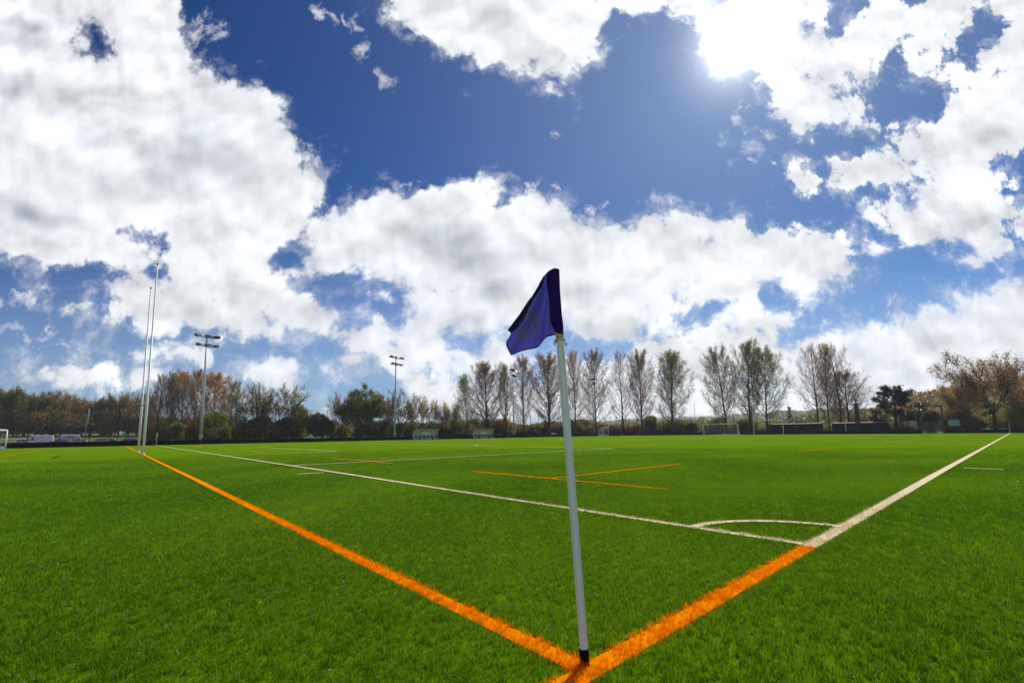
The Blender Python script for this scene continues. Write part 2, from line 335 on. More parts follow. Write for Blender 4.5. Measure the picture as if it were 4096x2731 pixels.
# artificial turf: one sheet at z = 0
X0, X1, Y0, Y1 = -14.0, 104.6, -9.0, 72.5
m_turf, n, l, p = newmat('artificial_turf')
tc = n.new('ShaderNodeTexCoord'); sp = n.new('ShaderNodeSeparateXYZ'); l.new(tc.outputs['Object'], sp.inputs[0])
def tn(scale, detail, rough=.6, vec=None, mapping=None):
    q = n.new('ShaderNodeTexNoise'); q.inputs['Scale'].default_value = scale; q.inputs['Detail'].default_value = detail; q.inputs['Roughness'].default_value = rough
    src = tc.outputs['Object']
    if mapping:
        mp = n.new('ShaderNodeMapping'); l.new(src, mp.inputs[0]); mp.inputs[3].default_value = mapping; src = mp.outputs[0]
    l.new(src, q.inputs['Vector']); return q
big = tn(.35, 4, .6); fine = tn(9, 6, .75); tuft = tn(70, 4, .7)
r1 = n.new('ShaderNodeValToRGB'); l.new(fine.outputs[0], r1.inputs[0])
r1.color_ramp.elements[0].position = .3; r1.color_ramp.elements[0].color = (.085, .182, .0025, 1)
r1.color_ramp.elements[1].position = .7; r1.color_ramp.elements[1].color = (.175, .305, .0070, 1)
r2 = n.new('ShaderNodeValToRGB'); l.new(big.outputs[0], r2.inputs[0])
r2.color_ramp.elements[0].position = .35; r2.color_ramp.elements[0].color = (.80, .82, .8, 1)
r2.color_ramp.elements[1].position = .65; r2.color_ramp.elements[1].color = (1.06, 1.04, 1.0, 1)
mx = n.new('ShaderNodeMix'); mx.data_type = 'RGBA'; mx.blend_type = 'MULTIPLY'; mx.inputs[0].default_value = 1
l.new(r1.outputs[0], mx.inputs[6]); l.new(r2.outputs[0], mx.inputs[7]); l.new(mx.outputs[2], p.inputs['Base Color'])
p.inputs['Roughness'].default_value = 1.0; p.inputs['Specular IOR Level'].default_value = 0.0
bp = n.new('ShaderNodeBump'); bp.inputs['Strength'].default_value = .9; bp.inputs['Distance'].default_value = .02
l.new(tuft.outputs[0], bp.inputs['Height']); l.new(bp.outputs[0], p.inputs['Normal'])
sh = MB(); sh.add([(X0, Y0, 0), (X1, Y0, 0), (X1, Y1, 0), (X0, Y1, 0)], [(0, 1, 2, 3)])
tag(sh.build('turf', m_turf), kind='structure')
m_asph = mat('asphalt', (.055, .055, .058), .9, var=.25, scale=.8, bump=.3)
sh = MB(); sh.add([(-80, 132, -.46), (110, 132, -.46), (110, 192, -.46), (-80, 192, -.46)], [(0, 1, 2, 3)])
tag(sh.build('car_park', m_asph), kind='structure')

# ------------------------------------------------------------------ line markings
FA, FW, FL = 2.778, 67.69, 98.2         # football goal line x, touchline y, far goal line x
m_orange = mat('orange_yarn', (.84, .27, .0015), 1., var=.12, scale=40, spec=0.)
m_cream = mat('cream_yarn', (.74, .63, .41), 1., var=.10, scale=40, spec=0.)
LW = .12
ORANGE, CREAM = [], []                     # each: (x0, y0, x1, y1, width)
ORANGE.append((-8, 0, FA-.06, 0, .125)); ORANGE.append((0, .063, 0, 70.2, .115))
CREAM.append((FA-.06, 0, FL, 0, .125)); CREAM.append((FA, .06, FA, FW, .105))
CREAM.append((FL, .06, FL, FW, .10)); CREAM.append((FA+.05, FW, FL, FW, .10))
for c in (FW/2-20.1, FW/2+20.1): CREAM.append((FA+.05, c, FA+16.5, c, .10)); CREAM.append((FL-16.5, c, FL, c, .10))
CREAM.append((FA+16.5, FW/2-20.15, FA+16.5, FW/2+20.15, .10)); CREAM.append((FL-16.5, FW/2-20.15, FL-16.5, FW/2+20.15, .10))
for c in (FW/2-9.1, FW/2+9.1): CREAM.append((FA+.05, c, FA+5.5, c, .07)); CREAM.append((FL-5.5, c, FL, c, .07))
CREAM.append((FA+5.5, FW/2-9.15, FA+5.5, FW/2+9.15, .10)); CREAM.append((FL-5.5, FW/2-9.15, FL-5.5, FW/2+9.15, .10))
CREAM.append((50.5, .06, 50.5, FW, .10))
CREAM.append((1.95, 10.27, 2.55, 10.27, .09)); CREAM.append((12.85, -.85, 12.85, -.25, .09))
ORANGE += [(5.2, 2.6, 5.2, 7.75, .09), (5.2, 5.14, 10.4, 5.14, .08), (5.35, 12.3, 5.35, 17.6, .08),
           (5.1, 26.8, 5.1, 31.5, .08), (5.0, 36.6, 5.0, 41., .08), (4.9, 47.6, 4.9, 52.8, .08), (5.2, 57, 5.2, 62, .08),
           (20.0, 5.08, 25.1, 5.08, .08), (36.6, 4.84, 41.2, 4.84, .08), (48.0, 4.7, 53., 4.7, .08), (60, 4.7, 65, 4.7, .08),
           (5.77, 15.6, 10.7, 15.5, .05), (20.3, 15.3, 25.2, 15.3, .06), (36.5, 15.3, 41.5, 15.3, .06), (48, 15.3, 53, 15.3, .06),
           (-5.8, -4, -5.8, 66, .08), (22.0, 2, 22.0, 66, .045), (50.9, 1, 50.9, 66, .05), (100.9, 0, 100.9, 70, .1), (78.9, 1, 78.9, 66, .05)]
ARCS = [(FA, 0, 1.02, 0, 90, .095, 'c'), (FA, FW, 1.0, 270, 360, .1, 'c'), (FA+11, FW/2, 9.15, -53, 53, .09, 'c'), (50.5, FW/2, 9.15, 0, 360, .1, 'c'), (FL-11, FW/2, 9.15, 127, 233, .09, 'c')]
def strip(mb, x0, y0, x1, y1, w, z):
    d = Vector((x1-x0, y1-y0)); L = d.length; d /= L; nn = Vector((-d.y, d.x))*w/2
    k = max(1, int(L/.5)); 
    for i in range(k):
        a = Vector((x0, y0))+d*L*i/k; b = Vector((x0, y0))+d*L*(i+1)/k
        za, zb_ = (z+.018*float(sm(math.hypot(q_.x-CAM[0], q_.y-CAM[1]), 5, 13)) for q_ in (a, b)); wn_ = 1+.25*float(sm(math.hypot(a.x-CAM[0], a.y-CAM[1]), 5, 10))
        na = nn*wn_
        mb.add([(*(a-na), za), (*(b-na), zb_), (*(b+na), zb_), (*(a+na), za)], [(0, 1, 2, 3)])
mo, mc = MB(), MB()
for i, q in enumerate(ORANGE): strip(mo, *q[:4], q[4]*.78, .004)
for i, q in enumerate(CREAM): strip(mc, *q[:4], q[4]*.8, .007+.0006*(i % 7))
for k, (cx_, cy_, rr, a0, a1, w, _) in enumerate(ARCS):
    st = max(8, int(abs(a1-a0)*rr/20)); 
    for i in range(st):
        t0, t1 = math.radians(a0+(a1-a0)*i/st), math.radians(a0+(a1-a0)*(i+1)/st)
        P = [(cx_+r_*math.cos(t), cy_+r_*math.sin(t), .0125+.0006*k) for r_, t in ((rr-w, t0), (rr, t0), (rr, t1), (rr-w, t1))]
        mc.add(P, [(0, 1, 2, 3)])
for x, y in ((FA+11, FW/2), (50.5, FW/2), (FL-11, FW/2)): mc.add([(x+.12*math.cos(t), y+.12*math.sin(t), .016) for t in np.linspace(0, 6.28, 13)[:-1]], [tuple(range(12))])
tag(mo.build('orange_line_marking', m_orange), kind='structure')
tag(mc.build('cream_line_marking', m_cream), kind='structure')

# ------------------------------------------------------------------ turf fibres standing up near the camera
rng = np.random.default_rng(5)
def line_class(x, y):
    """0 green, 1 orange, 2 cream, by where the tuft is rooted"""
    cl = np.zeros(len(x), int); jx = rng.normal(0, .006, len(x)); jy = rng.normal(0, .006, len(x)); x = x+jx; y = y+jy
    for L, v in ((ORANGE, 1), (CREAM, 2)):
        for x0, y0, x1, y1, w in L:
            if abs(x1-x0) > abs(y1-y0): q = (np.abs(y-(y0+(y1-y0)*(x-x0)/(x1-x0))) < w/2) & (x > min(x0, x1)) & (x < max(x0, x1))
            else: q = (np.abs(x-(x0+(x1-x0)*(y-y0)/(y1-y0))) < w/2) & (y > min(y0, y1)) & (y < max(y0, y1))
            cl[q] = v
    for cx_, cy_, rr, a0, a1, w, _ in ARCS:
        dx, dy = x-cx_, y-cy_; r_ = np.hypot(dx, dy); t = np.degrees(np.arctan2(dy, dx)); t = np.where(t < a0-1, t+360, t)
        cl[(r_ > rr-w) & (r_ < rr) & (t > a0) & (t < a1)] = 2
    return cl
NTF = 200000                                # tufts, eight fibres each
u = rng.random(NTF)
RA, RB, RC = .9, 3.0, 30.0                  # even density to RB, thinning as the blades merge farther off
wA = .5*(RB**2-RA**2); wB = RB**1.6*(RC**.4-RB**.4)/.4
ur = rng.random(NTF); far = u > wA/(wA+wB)
r_ = np.where(far, (RB**.4+ur*(RC**.4-RB**.4))**2.5, np.sqrt(RA**2+ur*(RB**2-RA**2)))
th = YAW + np.radians(rng.uniform(-62, 62, NTF))
fade = 1-np.clip((r_-12)/(RC-12), 0, 1)**1.3
k_ = rng.random(NTF) < fade; r_ = r_[k_]; th = th[k_]
tx = CAM[0]+r_*np.cos(th); ty = CAM[1]+r_*np.sin(th)
NF = 8; tx = np.repeat(tx, NF); ty = np.repeat(ty, NF); r_ = np.repeat(r_, NF)
sprd = .0065*np.maximum(1, r_/RB)**1.5; ox = rng.normal(0, 1, len(tx))*sprd; oy = rng.normal(0, 1, len(tx))*sprd
bx, by = tx+ox, ty+oy
k_ = (bx > X0) & (bx < X1) & (by > Y0) & (by < Y1); bx, by, r_, ox, oy = bx[k_], by[k_], r_[k_], ox[k_], oy[k_]; nb = len(bx)
cls = line_class(bx, by)
wd = .0020*np.maximum(1, r_/RB)**.62*rng.uniform(.7, 1.3, nb)
hh = rng.uniform(.016, .040, nb)*np.where(cls > 0, .85, 1.0)
clump = np.sin(bx*23+1.3*np.sin(by*17))*np.sin(by*27+1.1*np.sin(bx*19)); hh *= 1+.16*clump
ang = np.arctan2(oy, ox)+rng.normal(0, .9, nb); lean = np.abs(rng.normal(0, .55, nb)).clip(0, 1.3)
ldx, ldy = np.cos(ang)*lean, np.sin(ang)*lean
wa = ang+np.pi/2+rng.normal(0, .5, nb); wx, wy = np.cos(wa)*wd/2, np.sin(wa)*wd/2
z0 = np.full(nb, -.002)
V = np.empty((nb, 5, 3), np.float32)
V[:, 0] = np.stack([bx-wx, by-wy, z0], 1); V[:, 1] = np.stack([bx+wx, by+wy, z0], 1)
mx_, my_ = bx+ldx*hh*.35, by+ldy*hh*.35; mz = hh*.62
V[:, 2] = np.stack([mx_+wx*.9, my_+wy*.9, mz], 1); V[:, 3] = np.stack([mx_-wx*.9, my_-wy*.9, mz], 1)
V[:, 4] = np.stack([bx+ldx*hh, by+ldy*hh, hh*(1-.22*lean)], 1)
low = .5+.25*(np.sin(bx*.9+1.7*np.sin(by*.55))+np.sin(by*1.3+1.4*np.sin(bx*.7+2)))+.12*np.sin(bx*4.1+2*np.sin(by*3.3))
tint = np.clip(rng.random(nb)*.62+.38*low, 0, 1)
m_blade = leafmat('turf_fibre', (.045, .122, .0014), (.112, .240, .0028), (.235, .395, .010), .42, .5, .15)
m_bor = leafmat('orange_fibre', (.76, .20, .001), (.85, .27, .0015), (.92, .34, .004), .45, .9, 0.)
m_bcr = leafmat('cream_fibre', (.70, .57, .35), (.80, .69, .46), (.88, .79, .58), .25, .9, 0.)
for c, nm, mm in ((0, 'turf_grass', m_blade), (1, 'orange_turf_fibre', m_bor), (2, 'cream_turf_fibre', m_bcr)):
    q = np.nonzero(cls == c)[0]; v = V[q].reshape(-1, 3); b = np.arange(len(q))[:, None]*5
    Fc = np.concatenate([b+np.array([[0, 1, 2]]), b+np.array([[0, 2, 3]]), b+np.array([[3, 2, 4]])], 0)
    o = link(nm, npmesh(nm, v, Fc, mm, np.tile(tint[q], 3)))
    tag(o, {0: 'short green artificial grass standing on the pitch', 1: 'orange tufts of the rugby lines', 2: 'cream tufts of the football lines'}[c], 'grass', kind='stuff')

# loose pale fibres, and glints painted as pale specks lying on the pile
q = 900; rr_ = np.exp(rng.uniform(math.log(1.2), math.log(20), q)); tt_ = YAW+np.radians(rng.uniform(-60, 60, q))
Cs = np.stack([CAM[0]+rr_*np.cos(tt_), CAM[1]+rr_*np.sin(tt_), np.full(q, .031)], 1); ln = rng.uniform(.002, .006, q)*np.maximum(1, rr_/6); an = rng.uniform(0, 6.28, q)
d1 = np.stack([np.cos(an)*ln, np.sin(an)*ln, rng.normal(0, .002, q)], 1); d2 = np.stack([-np.sin(an), np.cos(an), an*0+.6], 1)*(.0008*np.maximum(1, rr_/3))[:, None]
V = np.stack([Cs-d1, Cs-d2, Cs+d1, Cs+d2], 1).reshape(-1, 3); V[:, 2] = np.maximum(V[:, 2], .012)
tag(link('fibres_and_glints', npmesh('fibres_and_glints', V, np.arange(q*4).reshape(-1, 4), mat('pale_fibre_and_glint', (.75, .76, .72), .4))), 'pale loose fibres and painted glints scattered over the turf', 'fibres', kind='stuff')


# ------------------------------------------------------------------ perimeter fences
m_black = mat('black_board', (.012, .012, .013), .7, var=.3, scale=1.5, spec=.2, bump=.2)
m_fence = mat('dark_green_steel', (.016, .026, .020), .5, var=.2, scale=3)
m_grey = mat('grey_galvanised_steel', (.46, .49, .53), .45, metal=.25, var=.12, scale=1.2)
m_white = mat('white_powder_coat', (.72, .75, .80), .4, var=.08, scale=2)
m_dark = mat('dark_housing', (.03, .03, .028), .5, var=.2, scale=5)
def make_fence(name, a, b, h, posts, label, gaps=()):
    """a, b: ends (x, y). parts: kickboard, each post, top rail, wire mesh"""
    a = Vector((*a, 0)); b = Vector((*b, 0)); d = (b-a); L = d.length; d.normalize()
    nrm = Vector((-d.y, d.x, 0)); rz = math.atan2(d.y, d.x)
    root = empty(name, a, 0, label, 'fence')
    spans = []; s0 = 0.
    for g0, g1 in gaps: spans.append((s0, g0)); s0 = g1
    spans.append((s0, L))
    for s0, s1 in spans:
        m = MB()
        k = int((s1-s0)/2.5)+1
        for i in range(k):
            u0 = s0+(s1-s0)*i/k; u1 = s0+(s1-s0)*(i+1)/k-.012
            m.box(d*(u0+u1)/2+Vector((0, 0, .30+.006*math.sin(i*2.1))), (u1-u0, .03, .60), rz)
        m.build('kickboard', m_black, root)
        w = MB()
        for z in np.arange(.72, h-.05, .2):
            w.box(d*(s0+s1)/2+nrm*.05+Vector((0, 0, float(z))), (s1-s0, .006, .008), rz)
        for x in np.arange(s0+.1, s1, .20):
            w.box(d*float(x)+nrm*.056+Vector((0, 0, .6+(h-.65)/2)), (.005, .005, h-.65), rz)
        w.build('wire_mesh', m_fence, root)
        MB().box(d*(s0+s1)/2+nrm*.05+Vector((0, 0, h-.03)), (s1-s0, .04, .03), rz).build('top_rail', m_fence, root)
    pm = None
    for s in posts:
        if pm is None:
            pm = MB().box((0, 0, h/2), (.07, .07, h), rz).build('post', m_fence, root)
        else:
            q = pm.copy(); COL.objects.link(q); q.parent = root; pm_ = q
        (pm if s == posts[0] else pm_).location = d*s+nrm*.10
    return root
make_fence('perimeter_fence', (-22, 72.6), (104.6, 72.6), 5.0, [x*2.52+1.1 for x in range(50)],
           'long dark fence with black kickboard running behind the two dugouts')
make_fence('perimeter_fence', (104.75, 72.6), (104.75, -22), 4.7, [x*2.52+.1 for x in range(25)]+[65.5+x*2.52 for x in range(12)],
           'far dark fence with black kickboard behind the full size goal and far rugby posts', gaps=((62.1, 65.0),))
# gate in the far fence
gt = empty('gate', (104.75, 9.05, 0), 0, 'tall dark gate frame with a top beam in the far fence', 'gate')
for s in (-1, 1): MB().box((0, s*1.45, 2.4), (.22, .22, 4.8)).build('gate_post', m_fence, gt)
MB().box((0, 0, 4.75), (.10, 2.68, .10)).build('top_beam', m_fence, gt)
for s in (-1, 1):
    g = MB()
    for z in (.08, 1.15, 2.05): g.box((0, s*.66, z), (.05, 1.26, .05))
    for y in (.05, 1.28): g.box((0, s*y, 1.07), (.045, .045, 2.0))
    lf = g.build('gate_leaf', m_fence, gt)
    g = MB()
    for y in np.arange(.13, 1.25, .1): g.box((0, s*float(y), 1.07), (.012, .012, 1.95))
    g.build('infill_bars', m_grey, lf)
# notice boards
m_sign = mat('notice_board', (.27, .33, .40), .5, var=.1, scale=2)
m_print = mat('notice_print', (.20, .27, .36), .6)
for y, lab in ((11.5, 'pale notice board on the far fence, left of the gate'), (6.3, 'pale wide notice board on the far fence, right of the gate')):
    w = 1.0 if y > 9 else 1.35
    r = empty('notice_board', (104.55, y, 1.75), 0, lab, 'sign')
    MB().box((0, 0, 0), (.03, w, .95)).build('board', m_sign, r, bevel=.005)
    q = MB()
    for k in range(5): q.box((-.018, w*.03*(k % 2), .30-.15*k), (.004, w*(.72-.07*(k % 3)), .05))
    q.build('printed_lines', m_print, r)

# ------------------------------------------------------------------ floodlights
m_lamp = mat('floodlight_glass', (.20, .20, .12), .25, var=.2, scale=6)
def lamp(root, x, z, yaw, tilt, ln=.75):
    m = MB(); ca, sa = math.cos(yaw), math.sin(yaw)
    # tapered housing, glass side down the pitch
    P = []
    for yy, w, t in ((0, .30, .24), (.18, .36, .20), (.55, .40, .10), (.72, .38, .04)):
        for sx_, sz in ((-1, -1), (1, -1), (1, 1), (-1, 1)): P.append((sx_*w, yy, sz*t/2))
    Rm = Matrix.Rotation(yaw, 3, 'Z') @ Matrix.Rotation(tilt, 3, 'X')
    P = [Rm @ Vector(p) + Vector((x, -.15, z+.22)) for p in P]
    Fs = [(i*4+k, i*4+(k+1) % 4, (i+1)*4+(k+1) % 4, (i+1)*4+k) for i in range(3) for k in range(4)] + [(3, 2, 1, 0), (12, 13, 14, 15)]
    m.add(P, Fs); h = m.build('lamp_housing', m_dark, root)
    g = MB(); Q = [Rm @ Vector(p) + Vector((x, -.15, z+.22)) for p in ((-.33, .12, -.115), (.33, .12, -.115), (.36, .66, -.04), (-.36, .66, -.04))]
    Q2 = [q - Rm @ Vector((0, 0, .012)) for q in Q]
    g.add(Q+Q2, [(0, 1, 2, 3), (7, 6, 5, 4), (0, 4, 5, 1), (1, 5, 6, 2), (2, 6, 7, 3), (3, 7, 4, 0)]); g.build('glass', m_lamp, h)
    b = MB(); b.bar((x-.3, -.1, z+.04), (x-.3, -.15, z+.24), .05); b.bar((x+.3, -.1, z+.04), (x+.3, -.15, z+.24), .05); b.bar((x-.3, -.1, z+.04), (x+.3, -.1, z+.04), .05)
    b.build('bracket', m_dark, h)
def make_floodlight(loc, label):
    r = empty('floodlight', loc, 0, label, 'floodlight', 'floodlight masts along the long fence')
    MB().tube([(0, 0, 0), (0, 0, 5), (0, 0, 10), (0, 0, 15.1)], [.20, .16, .12, .08], 14).build('mast', m_grey, r, smooth=True)
    MB().tube([(0, 0, 0), (0, 0, .1)], [.30, .30], 14).build('base_plate', m_grey, r)
    MB().tube([(0, 0, 1.0), (0, 0, 1.35)], [.205, .203], 14).build('access_door', m_grey, r)
    for z, hl in ((15.05, 1.45), (13.75, 1.45)):
        MB().box((0, -.1, z), (hl*2, .10, .09)).box((0, -.04, z), (.3, .2, .16)).build('crossarm', m_dark, r)
    for x, yaw, tl in ((-1.3, .5, .55), (0, 0, .6), (1.3, -.5, .55)): lamp(r, x, 15.1, yaw+math.pi, -tl)
    for x, yaw, tl in ((-1.25, .9, .12), (0, .1, .10), (1.25, -.8, .10)): lamp(r, x, 13.77, yaw+math.pi, -tl)
    for x, yaw, tl in ((-1.1, 2.8, .1), (1.15, -2.8, .1)): lamp(r, x, 15.0, yaw+math.pi, -tl)
    return r
fl0 = make_floodlight((8.0, 74.4, -.05), 'nearest and tallest-looking grey floodlight mast, left of the bare round trees')
fl0.rotation_euler.z = math.radians(10)
for x, lab, rz in ((37.2, 'grey floodlight mast standing left of the dugouts', 20), (66.2, 'grey floodlight mast between the second dugout and the corner flag', 35),
                   (94.8, 'most distant grey floodlight mast, right of the corner flag, before the poplars', 50)):
    copy_tree(fl0, (x, 74.4, -.05), math.radians(rz), label=lab)

# ------------------------------------------------------------------ rugby posts
MIDY = FW/2
def rugby(x, label):
    r = empty('rugby_posts', (x, MIDY, 0), 0, label, 'rugby posts', 'rugby posts on the goal lines')
    for s in (-1, 1):
        MB().tube([(0, s*2.8, 0), (0, s*2.8, 3.1), (0, s*2.8, 3.12), (0, s*2.8, 10.85)], [.062, .058, .045, .032], 12).build('upright', m_white, r, smooth=True)
        MB().tube([(0, s*2.8, 10.84), (0, s*2.8, 10.93)], [.05, .05], 12).build('end_cap', m_dark, r)
        MB().tube([(0, s*2.8, .0), (0, s*2.8, .10)], [.085, .085], 12).build('ground_collar', m_white, r)
    MB().tube([(0, -2.74, 3.0), (0, 2.74, 3.0)], .045, 12).build('crossbar', m_white, r, smooth=True)
    return r
rugby(0.0, 'near rugby posts seen edge on, standing on the orange line at left')
rugby(101.0, 'far rugby posts forming an H in front of the long dark shed')

# ------------------------------------------------------------------ goals
m_net = mat('net_cord', (.62, .64, .66), .8)
m_tyre = mat('rubber', (.015, .015, .017), .8)
def make_goal(loc, rz, w, h, dep, label, wheels=True, step=.16, wz=.008):
    r = empty('football_goal', loc, rz, label, 'goal')
    for s in (-1, 1):
        MB().tube([(0, s*w/2, 0), (0, s*w/2, h)], .055, 10).build('post', m_white, r, smooth=True)
        f = MB().tube([(0, s*w/2, h-.03), (.55*dep, s*w/2, h-.10), (dep, s*w/2, .06)], .03, 8)
        f.tube([(.0, s*w/2, .06), (dep, s*w/2, .06)], .045, 8); f.build('side_frame', m_white, r, smooth=True)
        if wheels:
            for xx in (.35, dep-.25):
                b = MB().prism([(s*w/2-s*.02-.12, .06), (s*w/2-s*.02-.12, .30), (s*w/2-s*.02+.12, .30), (s*w/2-s*.02+.12, .06)], xx-.22, xx+.22).build('wheel_bracket', m_white, r, bevel=.02)
                MB().tube([(xx, s*w/2+.05-s*.02, .14), (xx, s*w/2-.05-s*.02, .14)], .13, 14).build('wheel', m_tyre, b)
    MB().tube([(0, -w/2-.05, h), (0, w/2+.05, h)], .055, 10).build('crossbar', m_white, r, smooth=True)
    MB().tube([(dep, -w/2, .06), (dep, w/2, .06)], .045, 8).build('back_bar', m_white, r, smooth=True)
    n_ = MB(); nw = int(w/step); hs = .45*dep
    prof = [(0, h-.02), (.55*dep, h-.12), (dep, .08)]
    for i in range(nw+1):
        y = -w/2+w*i/nw
        for a, b in zip(prof[:-1], prof[1:]): n_.tube([(a[0], y, a[1]), (b[0], y, b[1])], wz/2, 3, cap=False)
    L = [math.dist(a, b) for a, b in zip(prof[:-1], prof[1:])]
    for k, (a, b) in enumerate(zip(prof[:-1], prof[1:])):
        m_ = int(L[k]/step)
        for i in range(m_+1):
            t = i/m_; x, z = a[0]+(b[0]-a[0])*t, a[1]+(b[1]-a[1])*t
            n_.tube([(x, -w/2, z), (x, w/2, z)], wz/2, 3, cap=False)
    for s in (-1, 1):
        for z in np.arange(.15, h-.1, step):
            xe = .55*dep+(.45*dep)*(1-(z-.08)/(h-.2)); n_.tube([(0, s*w/2, float(z)), (xe, s*w/2, float(z))], wz/2, 3, cap=False)
        for x in np.arange(.1, dep, step):
            ze = h-.1 if x < .55*dep else .08+(h-.2)*(dep-x)/(.45*dep); n_.tube([(float(x), s*w/2, .06), (float(x), s*w/2, ze)], wz/2, 3, cap=False)
    n_.build('net', m_net, r)
    return r
make_goal((100.6, 43.7, 0), math.radians(10), 7.32, 2.44, 1.5, 'full size white goal in front of the far fence, left of the rugby posts', step=.2, wz=.01)
make_goal((94.0, 70.0, 0), math.radians(-250), 4.9, 2.13, 1.3, 'small white goal parked by the fence, directly behind the corner flag pole', step=.2, wz=.01)
make_goal((-8.9, 61.4, 0), math.radians(177), 3.66, 1.83, 2.0, 'nearest white goal at the left picture edge, seen from the side', step=.12)
make_goal((-12.2, 69.0, 0), math.radians(150), 4.9, 2.13, 1.4, 'white goal standing behind the nearest goal, partly hidden by it', step=.14)

# ------------------------------------------------------------------ dugouts
m_sheet = mat('polycarbonate_sheet', (.49, .50, .49), .35, var=.06, scale=1, trans=.25)
m_trim = mat('purple_blue_trim', (.045, .04, .20), .4, var=.1)
m_seat = mat('blue_plastic_seat', (.02, .03, .14), .45)
m_panel = mat('white_panel', (.70, .72, .70), .5)
m_aluf = mat('aluminium_bar', (.38, .40, .40), .4, metal=.5)
PROF = [(.72, .02), (.93, .30), (1.05, .65), (1.08, 1.0), (1.02, 1.32), (.86, 1.62), (.60, 1.84), (.30, 1.96), (0, 2.0)]
def make_dugout(loc, label, L=5.3):
    r = empty('dugout', loc, 0, label, 'dugout', 'dugouts beside the long fence')
    m = MB(); P = []
    for x in (0, L):
        for y, z in PROF: P.append((x, y, z))
        for y, z in PROF: P.append((x, y-.01, z-.012))
    n_ = len(PROF); m.add(P, [(i, i+1, 2*n_+i+1, 2*n_+i) for i in range(n_-1)]+[(n_+i, 3*n_+i, 3*n_+i+1, n_+i+1) for i in range(n_-1)])
    m.build('canopy', m_sheet, r)
    for x in (0, L):
        MB().tube([(x, y+.01, z+.012) for y, z in PROF], .045, 8).build('end_hoop', m_trim, r, smooth=True)
    MB().bar((-.04, 0, 2.02), (L+.04, 0, 2.02), .09).build('front_trim', m_trim, r)
    s = MB(); pts = [(L-.01, y, z) for y, z in PROF]+[(L-.01, .30, .02)]; pts2 = [(L-.03, y, z) for y, z in PROF]+[(L-.03, .30, .02)]
    k = len(pts); s.add(pts+pts2, [tuple(range(k)), tuple(range(2*k-1, k-1, -1))]+[(i, (i+1) % k, k+(i+1) % k, k+i) for i in range(k)])
    s.build('side_panel', m_dark, r)
    for x in np.linspace(L*.16, L*.84, 5):
        MB().tube([(float(x), y-.03, z-.02) for y, z in PROF[1:5]], .012, 6).build('rib', m_aluf, r)
    MB().box((L*.52, .985, 1.12), (1.5, .02, .42)).build('sponsor_panel', m_panel, r)
    MB().box((L/2, .70, .40), (L*.90, .06, .05)).build('bench_rail', m_aluf, r)
    for i in range(6):
        x = L*(.10+.16*i)
        q = MB().prism([(.50, .44), (.86, .44), (.92, .74), (.89, .75), (.83, .485), (.50, .475)], x-.21, x+.21)
        q.build('seat', m_seat, r, bevel=.01)
    for x in (L*.22, L*.74): MB().box((x, .66, .2), (.12, .35, .4)).build('bench_leg', m_dark, r)
    return r
d0 = make_dugout((39.3, 70.6, 0), 'nearer curved dugout with blue trim and a row of seats')
d1 = copy_tree(d0, (52.7, 70.6, 0), label='farther curved dugout with blue trim, right beside a black bin')
# bin behind the farther dugout
bn = empty('wheeled_bin', (62.2, 72.0, 0), .2, 'black bin against the long fence, right of the farther dugout', 'bin')
MB().prism([(-.45, .06), (-.5, 1.2), (.5, 1.2), (.45, .06)], -.65, .65).build('bin_body', m_dark, bn, bevel=.02)
MB().prism([(-.55, 1.2), (-.5, 1.32), (.45, 1.36), (.55, 1.2)], -.7, .7).build('lid', m_black, bn, bevel=.02)
MB().bar((-.68, -.53, 1.33), (.68, -.53, 1.33), .03).build('handle', m_white, bn)

# ------------------------------------------------------------------ sheds and poles beyond the far fence
m_roof = mat('weathered_roof_sheet', (.20, .20, .19), .8, var=.2)
def shed(x, y0, y1, h, lab):
    r = empty('storage_shed', (x, (y0+y1)/2, -.1), 0, lab, 'shed'); w = abs(y1-y0)
    b = MB()
    k = int(w/.3)
    for i in range(k): b.box((-1.2+.01*(i % 2), -w/2+w*(i+.5)/k, h/2), (.03, w/k-.012, h))
    b.box((0, 0, h/2), (2.36, w-.02, h-.02)); b.build('wall', m_black, r)
    MB().prism([(-1.35, h+.02), (-1.35, h+.09), (1.35, h+.22), (1.35, h+.15)], -w/2-.12, w/2+.12, 'y').build('roof', m_roof, r)
    return r
shed(108.2, 35.3, 26.2, 2.2, 'long black timber shed behind the far rugby posts')
shed(108.6, 24.2, 15.6, 2.15, 'second black timber shed, right of the far rugby posts')
MB_ = MB().tube([(105.4, 21.5, 0), (105.4, 21.5, 1.9)], .05, 8)
tag(MB_.build('marker_post', m_white), 'short white post before the right-hand black shed', 'post')
pg = 'thin tall net poles beyond the far fence'
for px, top, dist, lab in ((2777, 1614, 122, 'thin tall pole beyond the far fence, left of the full size goal'), (2546, 1634, 126, 'thin dark pole beyond the far fence, between two poplars')):
    P = at(px, dist, top); zb = float(ground_z(P[0], P[1]))
    o = empty('net_pole', (P[0], P[1], zb), 0, lab, 'pole', pg)
    MB().tube([(0, 0, -.1), (0, 0, P[2]-zb)], [.07, .04], 8).build('pole', m_fence, o)
    MB().tube([(0, 0, P[2]-zb-.05), (0, 0, P[2]-zb+.04)], [.06, .06], 8).build('pole_cap', m_fence, o)
# stout dark mast with stays
P = at(3421, 112, 1590); ms = empty('stayed_mast', (P[0], P[1], -.3), 0, 'stout dark mast with sloping stays, right of the black sheds', 'mast')
MB().tube([(0, 0, 0), (0, 0, 3), (0, 0, 6.3), (0, 0, 6.4), (0, 0, P[2]+.3)], [.50, .42, .33, .10, .05], 10).build('mast_pole', m_fence, ms)
for a in (.9, 2.9, 4.6): MB().tube([(0, 0, P[2]-.2), (5.5*math.cos(a), 5.5*math.sin(a), .1)], .015, 5).build('stay', m_fence, ms)
